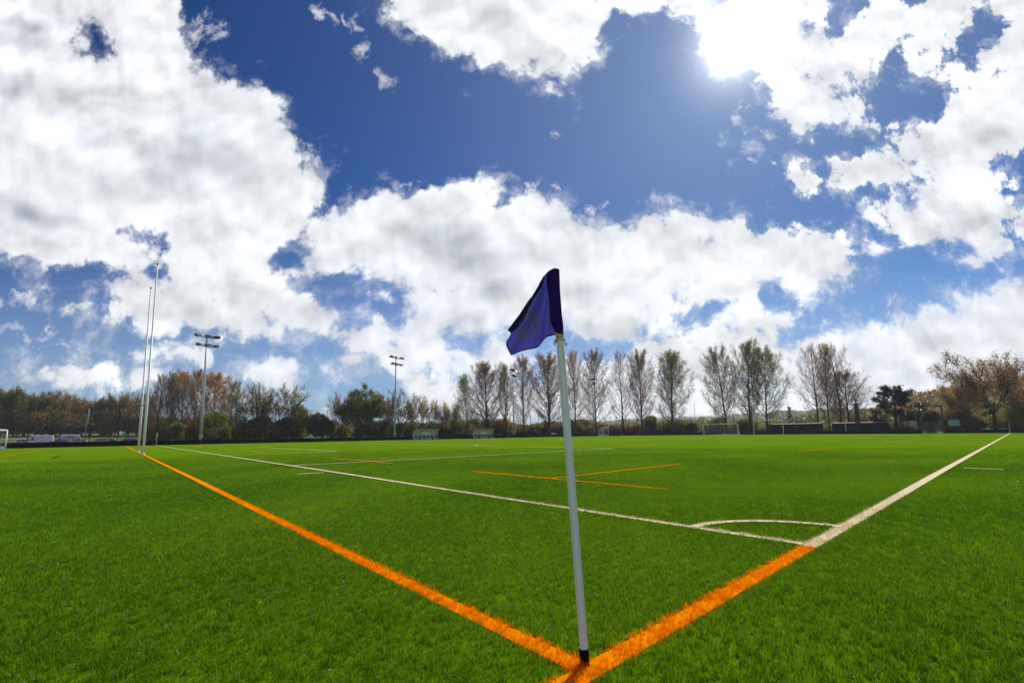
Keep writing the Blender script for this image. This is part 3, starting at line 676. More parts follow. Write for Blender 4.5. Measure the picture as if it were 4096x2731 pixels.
# timber pole and white rail by the car park
P = at(357, 150, 1634); zb = float(ground_z(P[0], P[1]))
tp = empty('timber_pole', (P[0], P[1], zb), 0, 'pale timber pole leaning slightly beyond the parked cars', 'pole')
MB().tube([(-.35, 0, -.2), (0, 0, P[2]-zb)], [.16, .10], 10).build('pole_shaft', mat('bleached_timber', (.34, .31, .24), .8, var=.2), tp, smooth=True)
MB().box((-.05, -.15, P[2]-zb-3.2), (.3, .12, .45)).build('junction_box', m_grey, tp)
rl = empty('barrier_rail', (-20, 128, -.44), 0, 'white horizontal rail on posts behind the nearest goal', 'rail')
MB().tube([(-12, 0, 1.55), (7.2, 0, 1.55)], .06, 8).build('rail', m_white, rl)
for x in (-10, -5, 0, 5): MB().tube([(x, 0, 0), (x, 0, 1.5)], .05, 8).build('rail_post', m_white, rl)

# ------------------------------------------------------------------ distant corner poles, a loose ball
def cpole(x, y, lab, h=1.5, lean=0.):
    r = empty('corner_pole', (x, y, 0), 0, lab, 'corner pole')
    MB().tube([(0, 0, .04), (lean, 0, h)], .022, 10).build('pole', m_white, r, smooth=True)
    MB().tube([(0, 0, 0), (0, 0, .06)], [.05, .03], 10).build('foot', m_dark, r)
    return r
cpole(FA, FW, 'thin white corner pole at the left end of the cream goal line', 1.55)
cpole(FL, .0, 'thin pale corner pole at the far end of the cream touchline', 1.5, .06)
cpole(99.5, 63.5, 'faint thin pole before the far fence, left of the poplars', 1.5)
P = CAM + ray(2809, 1756)*(-CAM[2]/ray(2809, 1756)[2])
bm_ = bpy.data.meshes.new('ball'); import bmesh
q = bmesh.new(); bmesh.ops.create_icosphere(q, subdivisions=3, radius=.11)
for v in q.verts: v.co *= 1-.02*max(0, math.sin(v.co.x*90)*math.sin(v.co.y*90)*math.sin(v.co.z*90))
q.to_mesh(bm_); q.free(); bm_.materials.append(m_panel)
for p_ in bm_.polygons: p_.use_smooth = True
tag(link('football', bm_, loc=(float(P[0]), float(P[1]), .115)), 'white football lying on the turf before the far goal', 'ball')

# ------------------------------------------------------------------ the corner flag
BASE = Vector((.0276, .0394, 0)); TOP = Vector((.0358, .1595, 1.6428)); AX = (TOP-BASE).normalized()
cf = empty('corner_flag', BASE, 0, 'white pole with a blue-violet flag standing where the two orange lines meet', 'corner flag')
m_pole = mat('white_plastic_pole', (.74, .78, .78), .42, var=.06, scale=9, trans=.14)
m_rub = mat('black_rubber', (.006, .006, .006), .8, spec=.1, bump=.3, bscale=60)
def onax(t): return tuple(AX*t)
MB().tube([onax(.050), onax(.06), onax(1.50), onax(1.52)], [.0158, .0168, .0168, .012], 28).build('pole', m_pole, cf, smooth=True)
mb_ = MB().tube([(0, 0, -.02), (0, 0, .0), onax(.036), onax(.040), onax(.064)], [.0175, .0175, .0175, .0192, .0192], 20)
mb_.build('rubber_base', m_rub, cf, smooth=True)
# flag cloth traced on the plane that holds the pole, then folded in depth
vw = Vector(CAM)-TOP; NN = (vw-AX*vw.dot(AX)).normalized(); EE = AX.cross(NN)
def z8(x, y, d=0.):
    """point of the flag plane in the pole's frame; d = depth towards the viewer in metres"""
    r_ = Vector(ray(1950+.2551*x, 1030+.2551*y)); t = (TOP-Vector(CAM)).dot(NN)/r_.dot(NN)
    return Vector(CAM)+r_*t+NN*d-BASE
def fold(x, y):
    dx, dy = x-955, y-300; r = math.hypot(dx, dy); th_ = math.atan2(dy, -dx)
    fr = max(0., min(1., (r-40)/420)); edge = max(0., min(1., (1010-x)/150))
    return edge*(.024*fr*math.sin(th_*12.5+.6)+.011*fr*math.sin(th_*27+1.7+r*.002)+.006*fr*math.sin(r*.011+th_*3))+.004
def curve(P, t):
    P = np.array(P, float); L = np.r_[0, np.cumsum(np.hypot(*np.diff(P, axis=0).T))]; L /= L[-1]
    return np.array([np.interp(t, L, P[:, 0]), np.interp(t, L, P[:, 1])])
TOPC = [(1105, 205), (1015, 190), (960, 218), (895, 285), (800, 440), (700, 592), (600, 740), (500, 882), (315, 1135)]
BOTC = [(1180, 1205), (1085, 1212), (1020, 1222), (960, 1248), (880, 1310), (800, 1378), (700, 1415), (600, 1440), (500, 1468), (440, 1505), (375, 1545)]
FREE = [(315, 1135), (355, 1170), (370, 1210), (355, 1255), (315, 1300), (300, 1345), (305, 1400), (340, 1475), (375, 1545)]
POLE = [(1105, 205), (1140, 700), (1180, 1205)]
def cloth(u, v):
    T_, B_, L_, R__ = curve(TOPC, u), curve(BOTC, u), curve(POLE, v), curve(FREE, v)
    c = (1-v)*T_+v*B_+(1-u)*L_+u*R__-((1-u)*(1-v)*np.array(POLE[0])+u*(1-v)*np.array(TOPC[-1])+(1-u)*v*np.array(POLE[-1])+u*v*np.array(FREE[-1]))
    return c
def cloth_mesh(nu, nv, uf, vf, doff, name, m, parent, thick=.0006):
    P = []
    for side in (0, 1):
        for i in range(nu+1):
            for j in range(nv+1):
                c = cloth(uf(i/nu, j/nv), vf(i/nu, j/nv)); P.append(tuple(z8(c[0], c[1], fold(*c)+doff-side*thick)))
    w = nv+1; n_ = (nu+1)*w; Fs = []
    for i in range(nu):
        for j in range(nv):
            a = i*w+j; Fs.append((a, a+1, a+w+1, a+w)); Fs.append((n_+a, n_+a+w, n_+a+w+1, n_+a+1))
    bd = [i*w for i in range(nu+1)]+[nu*w+j for j in range(1, nv+1)]+[i*w+nv for i in range(nu-1, -1, -1)]+[j for j in range(nv-1, 0, -1)]
    for a, b in zip(bd, bd[1:]+bd[:1]): Fs.append((a, b, n_+b, n_+a))
    o = MB().add(P, Fs).build(name, m, parent, smooth=True); return o
m_cloth = mat('violet_flag_cloth', (.22, .195, .70), .7, var=.05, scale=60, spec=.15, trans=.36, bump=.15, bscale=900)
m_navy = mat('navy_flag_sleeve', (.035, .012, .17), .75, var=.15, scale=30, spec=.15, trans=.35, bump=.15, bscale=900)
m_navy_shade = mat('navy_flag_shade', (.030, .022, .085), .8, var=.1, scale=40, spec=.1, trans=.3)
m_hem = mat('dark_flag_hem', (.012, .010, .018), .8, var=.1, scale=50)
m_mark = mat('olive_grey_print', (.28, .30, .28), .7, spec=.2, trans=.35)
fl = cloth_mesh(90, 90, lambda a, b: a, lambda a, b: b, 0, 'cloth', m_cloth, cf)
# hems: narrow doubled strips along the three loose edges
cloth_mesh(90, 1, lambda a, b: a, lambda a, b: -.004+.026*b, .0022, 'hem', m_hem, fl, .0044)
cloth_mesh(90, 1, lambda a, b: a, lambda a, b: .982+.022*b, .0022, 'hem', m_hem, fl, .0044)
cloth_mesh(1, 60, lambda a, b: .978+.026*a, lambda a, b: b, .0022, 'hem', m_hem, fl, .0044)
# fold shade along the upper edge, painted as a dark sheet in front
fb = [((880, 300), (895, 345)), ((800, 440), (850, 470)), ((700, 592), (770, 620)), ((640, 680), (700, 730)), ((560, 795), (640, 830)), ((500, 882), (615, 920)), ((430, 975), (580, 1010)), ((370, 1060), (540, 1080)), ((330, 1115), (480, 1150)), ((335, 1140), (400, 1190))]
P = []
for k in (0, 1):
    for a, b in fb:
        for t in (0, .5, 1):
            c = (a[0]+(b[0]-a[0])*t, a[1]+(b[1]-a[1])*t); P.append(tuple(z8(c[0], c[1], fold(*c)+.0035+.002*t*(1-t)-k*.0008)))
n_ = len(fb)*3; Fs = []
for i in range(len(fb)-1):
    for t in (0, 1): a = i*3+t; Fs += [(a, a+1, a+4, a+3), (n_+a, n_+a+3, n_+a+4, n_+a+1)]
MB().add(P, Fs).build('fold_shade', m_navy_shade, fl, smooth=True)
# sleeve round the pole
mb_ = MB(); rows = 26; seg = 20; P = []
t_top = (z8(1120, 200)).dot(AX); t_bot = (z8(1190, 1208)).dot(AX)
for i in range(rows+1):
    f = i/rows; t = t_top+(t_bot-t_top)*f
    x_l = np.interp(f, [0, .08, .2, .45, .8, 1], [1010, 925, 930, 950, 985, 1085]); x_r = np.interp(f, [0, .3, .7, .86, .9, .95, 1], [1128, 1138, 1168, 1190, 1193, 1188, 1200])
    y_ = 200+1008*f
    a, b = z8(x_l, y_+(-6 if i == 0 else 0)), z8(x_r, y_+4*math.sin(i*2.2)*(i == 0))
    c = (a+b)/2; hw = (b-a).length/2; ex = (b-a).normalized()
    for k in range(seg):
        q_ = 2*math.pi*k/seg
        wr = 1+.05*math.sin(k*1.7+f*26)*(f > .8)+.03*math.sin(f*40+k)
        P.append(tuple(c+ex*hw*math.cos(q_)+NN*(.0195*math.sin(q_)*wr+.002)))
Fs = [(i*seg+k, i*seg+(k+1) % seg, (i+1)*seg+(k+1) % seg, (i+1)*seg+k) for i in range(rows) for k in range(seg)]+[tuple(range(seg))]
mb_.add(P, Fs).build('sleeve', m_navy, fl, smooth=True)
# printed emblem: three arcs opening left, three slanting bars, a short mark above
em = MB()
def mark(poly_l, poly_r):
    P = [tuple(z8(x, y, fold(x, y)+.0026)) for x, y in poly_l]+[tuple(z8(x, y, fold(x, y)+.0026)) for x, y in poly_r]
    k = len(poly_l); em.add(P, [(i, i+1, k+i+1, k+i) for i in range(k-1)])
for r_, w, a0, a1 in ((72, 20, -150, 75), (130, 22, -118, 62), (190, 24, -90, 58)):
    A = [math.radians(a0+(a1-a0)*i/26) for i in range(27)]; cx_, cy_ = 640, 1040
    mark([(cx_+(r_-w)*.92*math.cos(t), cy_+(r_-w)*1.12*math.sin(t)) for t in A], [(cx_+(r_+w*.3)*.92*math.cos(t), cy_+(r_+w*.3)*1.12*math.sin(t)) for t in A])
for (xa, ya), (xb, yb), w in (((528, 1152), (622, 1122), 16), ((498, 1238), (648, 1180), 15), ((474, 1304), (664, 1224), 15)):
    T_ = [i/8 for i in range(9)]
    mark([(xa+(xb-xa)*t, ya+(yb-ya)*t-w) for t in T_], [(xa+(xb-xa)*t, ya+(yb-ya)*t+w) for t in T_])
em.build('emblem', m_mark, fl)
em = MB(); mark([(655, 665), (690, 650), (716, 634)], [(648, 705), (680, 690), (714, 668)]); mark([(655, 740), (690, 700)], [(640, 770), (670, 735)])
em.build('emblem_mark', m_hem, fl)
# cord tied round the pole under the flag
m_cord = mat('cream_cord', (.62, .58, .42), .7, trans=.2); m_tape = mat('yellowed_tape', (.62, .42, .16), .6, trans=.4)
tt = (z8(1200, 1290)).dot(AX); kn = []
for i in range(25):
    a = 2*math.pi*i/24; kn.append(tuple(AX*(tt+.002*math.sin(a))+EE*math.cos(a)*.0195+NN*math.sin(a)*.0195))
co = MB().tube(kn, .0052, 8, cap=False); co.build('cord', m_cord, cf, smooth=True)
MB().tube([onax(tt+.008), onax(tt+.032), onax(tt+.06)], [.0172, .0180, .0178], 24).build('cord_wrap', m_cord, cf, smooth=True)
a = z8(1210, 1330, .004); b = z8(1252, 1342, .002); c = z8(1250, 1390, .002); d_ = z8(1212, 1380, .004)
MB().add([tuple(q) for q in (a, b, c, d_)]+[tuple(q-NN*.001) for q in (a, b, c, d_)], [(0, 1, 2, 3), (7, 6, 5, 4), (0, 4, 5, 1), (1, 5, 6, 2), (2, 6, 7, 3), (3, 7, 4, 0)]).build('tape_end', m_tape, cf)
MB().tube([tuple(z8(x, y, .006)) for x, y in ((1088, 1305), (1066, 1318), (1052, 1345), (1054, 1370), (1064, 1388))], [.0022, .0042, .004, .003, .001], 6).build('tape_end', m_tape, cf, smooth=True)


# ------------------------------------------------------------------ trees
m_bark = mat('grey_brown_bark', (.050, .040, .031), .95, var=.35, scale=3, spec=.1)
m_twig = mat('brown_twigs', (.115, .085, .062), .9, var=.3, scale=2, spec=.1)
m_twigr = mat('reddish_twigs', (.150, .098, .068), .9, var=.3, scale=2, spec=.1)
m_twigg = mat('olive_twigs', (.085, .075, .038), .9, var=.3, scale=2, spec=.1)
LEAF = {
 'gold': leafmat('golden_brown_buds', (.30, .17, .06), (.44, .27, .10), (.50, .36, .14), .55),
 'rust': leafmat('rust_catkins', (.17, .075, .032), (.26, .12, .05), (.32, .19, .08), .45),
 'orange': leafmat('orange_buds', (.42, .18, .035), (.60, .30, .06), (.50, .40, .11), .6),
 'olive': leafmat('olive_young_leaves', (.15, .16, .04), (.23, .24, .065), (.33, .33, .10), .55),
 'green': leafmat('fresh_green_leaves', (.075, .115, .018), (.13, .19, .032), (.22, .28, .055), .45),
 'yellow': leafmat('yellow_green_leaves', (.11, .13, .015), (.18, .21, .02), (.26, .28, .04), .45),
 'dark': leafmat('dark_evergreen_leaves', (.022, .034, .012), (.038, .055, .018), (.06, .078, .026), .22),
 'pine': leafmat('pine_needles', (.012, .026, .014), (.020, .038, .020), (.032, .052, .026), .12),
 'brown': leafmat('brown_undergrowth', (.10, .070, .028), (.165, .115, .042), (.20, .18, .05), .48),
 'russet': leafmat('russet_scrub', (.22, .11, .036), (.33, .18, .055), (.28, .22, .06), .5),
 'mossy': leafmat('mossy_brown_leaves', (.14, .125, .030), (.23, .22, .042), (.33, .34, .065), .55),
}
def perp(d):
    a = np.array([0, 0, 1.]) if abs(d[2]) < .9 else np.array([1., 0, 0]); u = np.cross(d, a); u /= np.linalg.norm(u); return u, np.cross(d, u)
class Tree:
    def __init__(s, seed): s.r = random.Random(seed); s.big = []; s.small = []; s.tips = []
    def branch(s, p, d, L, rad, lev, sp):
        """a tapering limb that bends towards the sky, then its side branches"""
        r = s.r; k = max(3, sp['seg'][lev]); pts = [np.array(p)]; rr = [rad]; d = np.array(d, float); ds = [d]
        endr = rad*(.25 if lev else .18)
        for i in range(k):
            w = np.array([r.gauss(0, 1), r.gauss(0, 1), r.gauss(0, 1)])*sp['wob'][lev]
            d = d+w+np.array([0, 0, sp['up'][lev]]); d /= np.linalg.norm(d)
            pts.append(pts[-1]+d*L/k); rr.append(rad+(endr-rad)*(i+1)/k); ds.append(d)
        (s.big if lev <= sp['biglev'] else s.small).append((pts, rr, 6 if lev == 0 else (5 if lev == 1 else 3)))
        if lev >= sp['levels']-1:
            s.tips.append((pts[-1], ds[-1])); s.tips.append((pts[len(pts)//2], ds[-1])); return
        n = sp['n'][lev]; t0 = sp['t0'][lev]; gold = r.random()*6.28
        for i in range(n):
            t = t0+(1-t0)*((i+r.random()*.8)/n)**sp.get('bias', 1.0); q = t*k; a = min(int(q), k-1); f = q-a
            pos = pts[a]*(1-f)+pts[a+1]*f; dd = ds[a+1]; u, v = perp(dd)
            gold += 2.4+r.uniform(-.4, .4); ang = math.radians(sp['ang'][lev]*(1.25-.5*t)+r.uniform(-7, 7))
            nd = dd*math.cos(ang)+(u*math.cos(gold)+v*math.sin(gold))*math.sin(ang)
            ln = sp['len'][lev]*L*(sp['shape'](t) if lev == 0 else (1.1-.65*t))*r.uniform(.75, 1.2)
            s.branch(pos, nd, ln, max(.010*sp.get('tk', 1), (rr[a]*(1-f)+rr[a+1]*f)*sp['rr'][lev]*r.uniform(.8, 1.1)), lev+1, sp)
def tubes(br):
    V, Fq, b = [], [], 0
    for pts, rr, n in br:
        P = np.array(pts); R = np.array(rr); k = len(P); T = np.gradient(P, axis=0); T /= np.linalg.norm(T, axis=1)[:, None]+1e-9
        u, v = perp(T[0]); a = np.arange(n)*2*np.pi/n
        ring = np.cos(a)[:, None]*u+np.sin(a)[:, None]*v
        V.append((P[:, None, :]+ring[None]*R[:, None, None]).reshape(-1, 3))
        i, j = np.meshgrid(np.arange(k-1), np.arange(n), indexing='ij'); j2 = (j+1) % n
        Fq.append(np.stack([b+i*n+j, b+i*n+j2, b+(i+1)*n+j2, b+(i+1)*n+j], -1).reshape(-1, 4)); b += k*n
    return np.concatenate(V), np.concatenate(Fq)
def leafquads(C_, size, rg, droop=0.):
    """rhombus leaves with random facing"""
    n = len(C_); d = rg.normal(size=(n, 3)); d[:, 2] -= droop; d /= np.linalg.norm(d, axis=1)[:, None]
    e = np.cross(d, rg.normal(size=(n, 3))); e /= np.linalg.norm(e, axis=1)[:, None]+1e-9
    s = (size*rg.uniform(.6, 1.4, n))[:, None]
    V = np.stack([C_-d*s, C_-e*s*.55, C_+d*s, C_+e*s*.55], 1).reshape(-1, 3)
    return V, np.arange(n*4).reshape(-1, 4)
def finish(name, t, m_b, m_t, leaf, per, size, spread, seed, extra=None, ivy=0.):
    rg = np.random.default_rng(seed); root = empty(name, (0, 0, 0))
    V, Fq = tubes(t.big); link('trunk', npmesh('trunk', V, Fq, m_b, smooth=True), root)
    V, Fq = tubes(t.small); cr = link('crown', npmesh('crown', V, Fq, m_t), root)
    if per:
        T = np.array([a for a, b in t.tips]); k = rg.poisson(per, len(T)); Cc = np.repeat(T, k, 0); Cc = Cc+rg.normal(0, spread, Cc.shape)
        if extra is not None: Cc = np.concatenate([Cc, extra])
        V, Fq = leafquads(Cc, size, rg); link('foliage', npmesh('foliage', V, Fq, LEAF[leaf], rg.random(len(Fq))), cr)
    if ivy:
        P = np.array([q for br in t.big[:6] for q in br[0]]); P = P[P[:, 2] < ivy]
        Cc = np.repeat(P, int(1500/max(1, len(P))), 0); Cc = Cc+rg.normal(0, .45, Cc.shape); V, Fq = leafquads(Cc, .16, rg)
        link('ivy', npmesh('ivy', V, Fq, LEAF['dark'], rg.random(len(Fq))), root)
    return root
POP = dict(levels=4, seg=[12, 6, 4, 3], wob=[.025, .07, .10, .12], up=[.02, .13, .11, .08], n=[46, 12, 7, 0], t0=[.13, .12, .12], ang=[46, 36, 36],
           len=[.44, .36, .42], rr=[.36, .42, .5], shape=lambda t: (.35+1.1*min(1, t*2.2))*(1.12-t)**.7, biglev=1, tk=3.0)
SPR = dict(POP, n=[42, 12, 7, 0], ang=[56, 38, 38], len=[.46, .38, .42], up=[.01, .14, .09, .06], shape=lambda t: (.6+.7*min(1, t*2.5))*(1.08-t)**.62)
DOME = dict(levels=5, seg=[4, 6, 5, 4, 3], wob=[.02, .09, .12, .14, .15], up=[0, .045, .06, .05, .03], n=[12, 9, 7, 5, 0], t0=[.55, .28, .25, .2], ang=[52, 42, 42, 42],
            len=[1.75, .52, .5, .48], rr=[.45, .5, .5, .55], shape=lambda t: 1.0, biglev=2, tk=4.2, bias=1.0)
def make_poplar(seed, sp, leaf, per, size, m_t, ivy=0.):
    t = Tree(seed); t.branch((0, 0, -.2), (t.r.gauss(0, .02), t.r.gauss(0, .02), 1), 24.5, .42, 0, sp)
    return finish('poplar_tree', t, m_bark, m_t, leaf, per, size, .30, seed, ivy=ivy)
def make_dome(seed, leaf, per, size, m_t, name='broadleaf_tree', spread=.35, sp=DOME):
    t = Tree(seed); t.branch((0, 0, -.2), (t.r.gauss(0, .03), t.r.gauss(0, .03), 1), 4.6, .42, 0, sp)
    return finish(name, t, m_bark, m_t, leaf, per, size, spread, seed)
def blob_leaves(rg, n, lobes):
    """leaf positions through several overlapping lobes, thicker towards each lobe's skin"""
    out = []
    for cx_, cy_, cz_, rx, ry, rz in lobes:
        k = int(n/len(lobes)); d = rg.normal(size=(k, 3)); d /= np.linalg.norm(d, axis=1)[:, None]
        rr = rg.uniform(.35, 1.05, k)**.45; bump = 1+.16*np.sin(d[:, 0]*7+cx_)*np.sin(d[:, 2]*8+cy_)+.12*np.sin(d[:, 1]*13+cz_)
        out.append(np.stack([cx_+d[:, 0]*rx*rr*bump, cy_+d[:, 1]*ry*rr*bump, cz_+d[:, 2]*rz*rr*bump], 1))
    o = np.concatenate(out); return o[o[:, 2] > .02]
def make_shrub(seed, leaf, w, h, n, size, name='shrub', stems=10):
    rg = np.random.default_rng(seed); lobes = []
    for i in range(9):
        a = rg.uniform(0, 6.28); q = rg.uniform(0, .55)*w/2; zz = rg.uniform(.3, .72)*h
        lobes.append((q*math.cos(a), q*math.sin(a), zz, w*rg.uniform(.22, .36), w*rg.uniform(.22, .36), h*rg.uniform(.2, .32)))
    Cc = blob_leaves(rg, n, lobes); t = Tree(seed)
    for i in range(stems):
        a = rg.uniform(0, 6.28); q = rg.uniform(.1, .5)*w/2
        t.branch((q*.3*math.cos(a), q*.3*math.sin(a), -.1), (.6*math.cos(a), .6*math.sin(a), 1), h*rg.uniform(.7, 1.02), .07, 0,
                 dict(levels=3, seg=[5, 4, 3], wob=[.1, .12, .15], up=[.05, .05, .05], n=[7, 4, 0], t0=[.3, .2], ang=[35, 40], len=[.4, .45], rr=[.5, .5], shape=lambda t: 1, biglev=0, tk=1.2))
    root = empty(name, (0, 0, 0)); V, Fq = tubes(t.big); link('stems', npmesh('stems', V, Fq, m_bark), root)
    V, Fq = tubes(t.small); link('twigs', npmesh('twigs', V, Fq, m_twig), root)
    V, Fq = leafquads(Cc, size, rg); link('foliage', npmesh('foliage', V, Fq, LEAF[leaf], rg.random(len(Fq))), root)
    return root
PROT = {}
def proto(k, f):
    PROT[k] = f
def inst(key, px, top, dist, lab, group=None, hw=None, kind_h=1.0, rz=None, cat='tree', base=None):
    """stand a tree of kind key at bearing px (4096 frame), ground distance dist, tall enough to reach sight line top"""
    P = at(px, dist, top); z = float(ground_z(P[0], P[1])) if base is None else base
    H = P[2]-z; src, h0, w0 = PROTO[key]; s = H/h0
    sw = s if hw is None else (hw*dist*abs(np.dot(ray(px, 1700)/np.linalg.norm(ray(px, 1700)), F_)))/FPX/w0
    global _seed; _seed += 1
    c = src if key not in USED else copy_tree(src)
    USED.add(key)
    c.location = (P[0], P[1], z); c.rotation_euler = (0, 0, (_seed*2.39996) % 6.283 if rz is None else rz); c.scale = (sw, sw, s)
    c['label'] = lab; c['category'] = cat
    if group: c['group'] = group
    elif 'group' in c: del c['group']
    return c
_seed = 3; USED = set()
def hw_of(root):
    zs, xs = [], []
    for o in scene.objects:
        if o.parent == root or (o.parent and o.parent.parent == root):
            a = np.empty(len(o.data.vertices)*3, np.float32); o.data.vertices.foreach_get('co', a); a = a.reshape(-1, 3)
            zs.append(np.percentile(a[:, 2], 99.9)); xs.append(np.percentile(np.hypot(a[:, 0], a[:, 1]), 91))
    return max(zs), max(xs)
PROTO = {}
def reg(k, root): h, w = hw_of(root); PROTO[k] = (root, h, w)
reg('popA', make_poplar(11, POP, 'rust', 2.6, .11, m_twigr)); reg('popB', make_poplar(12, POP, 'rust', 2.6, .11, m_twigr, ivy=8.5))
reg('popC', make_poplar(13, SPR, 'rust', 2.6, .11, m_twigr)); reg('popD', make_poplar(14, POP, 'olive', 2.6, .13, m_twigg))
reg('popE', make_poplar(15, SPR, 'olive', 2.4, .13, m_twigg)); reg('popF', make_poplar(16, dict(SPR, n=[34, 10, 6, 0]), 'rust', 1.0, .12, m_twigr))
reg('popO', make_poplar(17, SPR, 'orange', 2.6, .15, m_twigr)); reg('popG', make_poplar(18, SPR, 'gold', 2.4, .11, m_twigr))
reg('dome', make_dome(21, 'mossy', .9, .10, m_bark)); reg('dome2', make_dome(22, 'gold', 1.0, .11, m_twigr))
reg('leafy', make_dome(23, 'green', 2.6, .22, m_twig)); reg('domeR', make_dome(24, 'gold', 1.3, .12, m_twigr)); reg('dome3', make_dome(26, 'mossy', 1.3, .18, m_twigg))
reg('dark', make_shrub(31, 'dark', 11, 9, 9000, .26, 'evergreen_tree')); reg('bush', make_shrub(32, 'brown', 12, 8, 8000, .26))
reg('bush2', make_shrub(33, 'mossy', 12, 8, 8000, .26)); reg('bushr', make_shrub(34, 'russet', 10, 8, 7000, .24)); reg('bushy', make_shrub(35, 'yellow', 9, 8, 7000, .24))
reg('bushg', make_shrub(36, 'green', 9, 6, 5000, .24))
# umbrella-crowned pine
t = Tree(41); t.branch((0, 0, -.2), (.03, 0, 1), 11, .32, 0, dict(levels=4, seg=[8, 6, 4, 3], wob=[.03, .08, .1, .1], up=[.01, .06, .05, .05], n=[22, 8, 4, 0], t0=[.22, .3, .3], ang=[72, 42, 40],
    len=[.52, .36, .4], rr=[.34, .5, .5], shape=lambda t: (1.15-.75*t) if t > .3 else .8, biglev=1, tk=1.5))
reg('pine', finish('pine_tree', t, m_bark, m_twig, 'pine', 9, .17, .26, 41))
# thin conifer with level, drooping tiers
t = Tree(42); t.branch((0, 0, -.2), (0, 0, 1), 12, .2, 0, dict(levels=3, seg=[8, 6, 3], wob=[.02, .05, .1], up=[0, -.05, -.05], n=[26, 9, 0], t0=[.12, .2], ang=[88, 45],
    len=[.34, .3], rr=[.35, .5], shape=lambda t: (1.1-t)*(.5+.6*random.Random(int(t*100)).random()), biglev=0, tk=1.4))
reg('fir', finish('conifer_tree', t, m_bark, m_twigg, 'dark', 5, .15, .18, 42))
K = 4096/2352.
TAKEN = {}
# --- the row of poplars, left to right (px and tops read in the photograph, stood on their real bearings)
row = [('popE', 1073, 857, 132, 23, 'olive green poplar at the left end of the tall poplar row'),
 ('popB', 1119, 829, 130, 36, 'broad ivy-trunked poplar with reddish twigs, second of the tall row'),
 ('popD', 1160, 830, 131, 15, 'narrow olive-topped poplar directly left of the third floodlight mast'),
 ('popC', 1201, 815, 133, 30, 'reddish bare poplar directly right of the third floodlight mast'),
 ('popA', 1258, 809, 134, 40, 'wide reddish bare poplar just left of the corner flag pole'),
 ('popG', 1317, 803, 136, 24, 'reddish bare poplar just right of the corner flag pole'),
 ('popC', 1363, 800, 138, 31, 'reddish poplar standing behind the fourth floodlight mast'),
 ('popF', 1424, 801, 140, 31, 'sparse reddish poplar with open forked crown, right of the fourth mast'),
 ('popA', 1467, 801, 141, 26, 'slim poplar with rust top and olive lower twigs before the single olive one'),
 ('popD', 1535, 800, 143, 40, 'single olive-leaved poplar at the right end of the long row'),
 ('popE', 1656, 791, 143, 42, 'left poplar of the olive-leaved trio above the full size goal'),
 ('popD', 1710, 778, 145, 34, 'tallest middle poplar of the olive-leaved trio'),
 ('popE', 1748, 791, 146, 42, 'right poplar of the olive-leaved trio, reaching over the rugby posts'),
 ('popF', 1862, 788, 138, 38, 'left leaning poplar of the sparse reddish clump above the black sheds'),
 ('popG', 1888, 785, 140, 30, 'middle stem of the sparse reddish poplar clump above the black sheds'),
 ('popF', 1915, 786, 142, 42, 'right stem of the sparse reddish poplar clump above the black sheds'),
 ('popC', 1940, 850, 139, 46, 'low spreading reddish poplar at the right foot of the sparse clump'),
 # left group
 ('popG', 371, 857, 152, 27, 'grey bare tree right beside the near rugby posts'),
 ('popD', 401, 852, 156, 14, 'narrow olive tree, left member of the rust-coloured group'),
 ('popO', 427, 849, 154, 28, 'tall brown poplar left of the nearest floodlight mast'),
 ('popC', 455, 846, 157, 30, 'tallest rust-topped poplar directly left of the nearest floodlight mast'),
 ('popO', 497, 852, 152, 40, 'orange-budded tree directly right of the nearest floodlight mast'),
 ('popE', 533, 872, 156, 30, 'olive and rust tree at the right end of the rust-coloured group'),
 ('dome', 589, 879, 138, 44, 'smaller bare round tree of the bare pair between the first two masts'),
 ('dome', 642, 874, 136, 62, 'larger bare round tree of the bare pair between the first two masts'),
 ('dome2', 784, 899, 134, 28, 'small bare tree directly left of the bright green tree'),
 ('leafy', 834, 887, 132, 44, 'bright green leafy tree left of the second floodlight mast'),
 ('dome2', 886, 895, 133, 24, 'slight bare tree between the green tree and the second mast'),
 ('dome', 920, 892, 136, 42, 'fan-shaped bare tree directly behind the second floodlight mast'),
 ('dome2', 968, 906, 138, 34, 'bare brown tree above the nearer dugout'),
 ('dome2', 1010, 920, 141, 22, 'low bare brown tree between the two dugouts'),
 ('dome2', 1040, 916, 139, 24, 'low bare tree before the olive end poplar'),
 ('pine', 2047, 885, 112, 46, 'dark pine with open flat crown between the stayed mast and the gate'),
 ('fir', 1812, 933, 150, 15, 'thin sparse conifer between the rugby posts and the reddish clump'),
 ('domeR', 2262, 797, 120, 66, 'large rust-coloured spreading tree at the right, beyond the gate'),
 ('domeR', 2322, 838, 128, 40, 'smaller rust-coloured tree at the right picture edge'),
 ('domeR', 2200, 868, 118, 38, 'lower rust-coloured tree leaning left of the large spreading one'),
 ('dark', 2133, 934, 118, 19, 'dark cone-shaped evergreen framed by the gate posts'),
 ('dark', 1587, 966, 128, 14, 'small dark round evergreen bush left of the full size goal'),
 ('dark', 737, 938, 128, 34, 'dark round evergreen between the bare pair and the bright green tree'),
 ('bushy', 690, 922, 140, 30, 'yellow-green bushy tree right of the bare round pair'),
 ('bushy', 498, 938, 146, 40, 'tall orange-green undergrowth bush below the orange-budded tree'),
 ('bushg', 1640, 950, 150, 26, 'light green bush behind the full size goal'),
]
for key, x, top, dist, hw, lab in row:
    if 1080 < x < 1500 and key.startswith('pop'): hw *= 1.22
    inst(key, x*K, top*K, dist, lab, hw=hw*K)
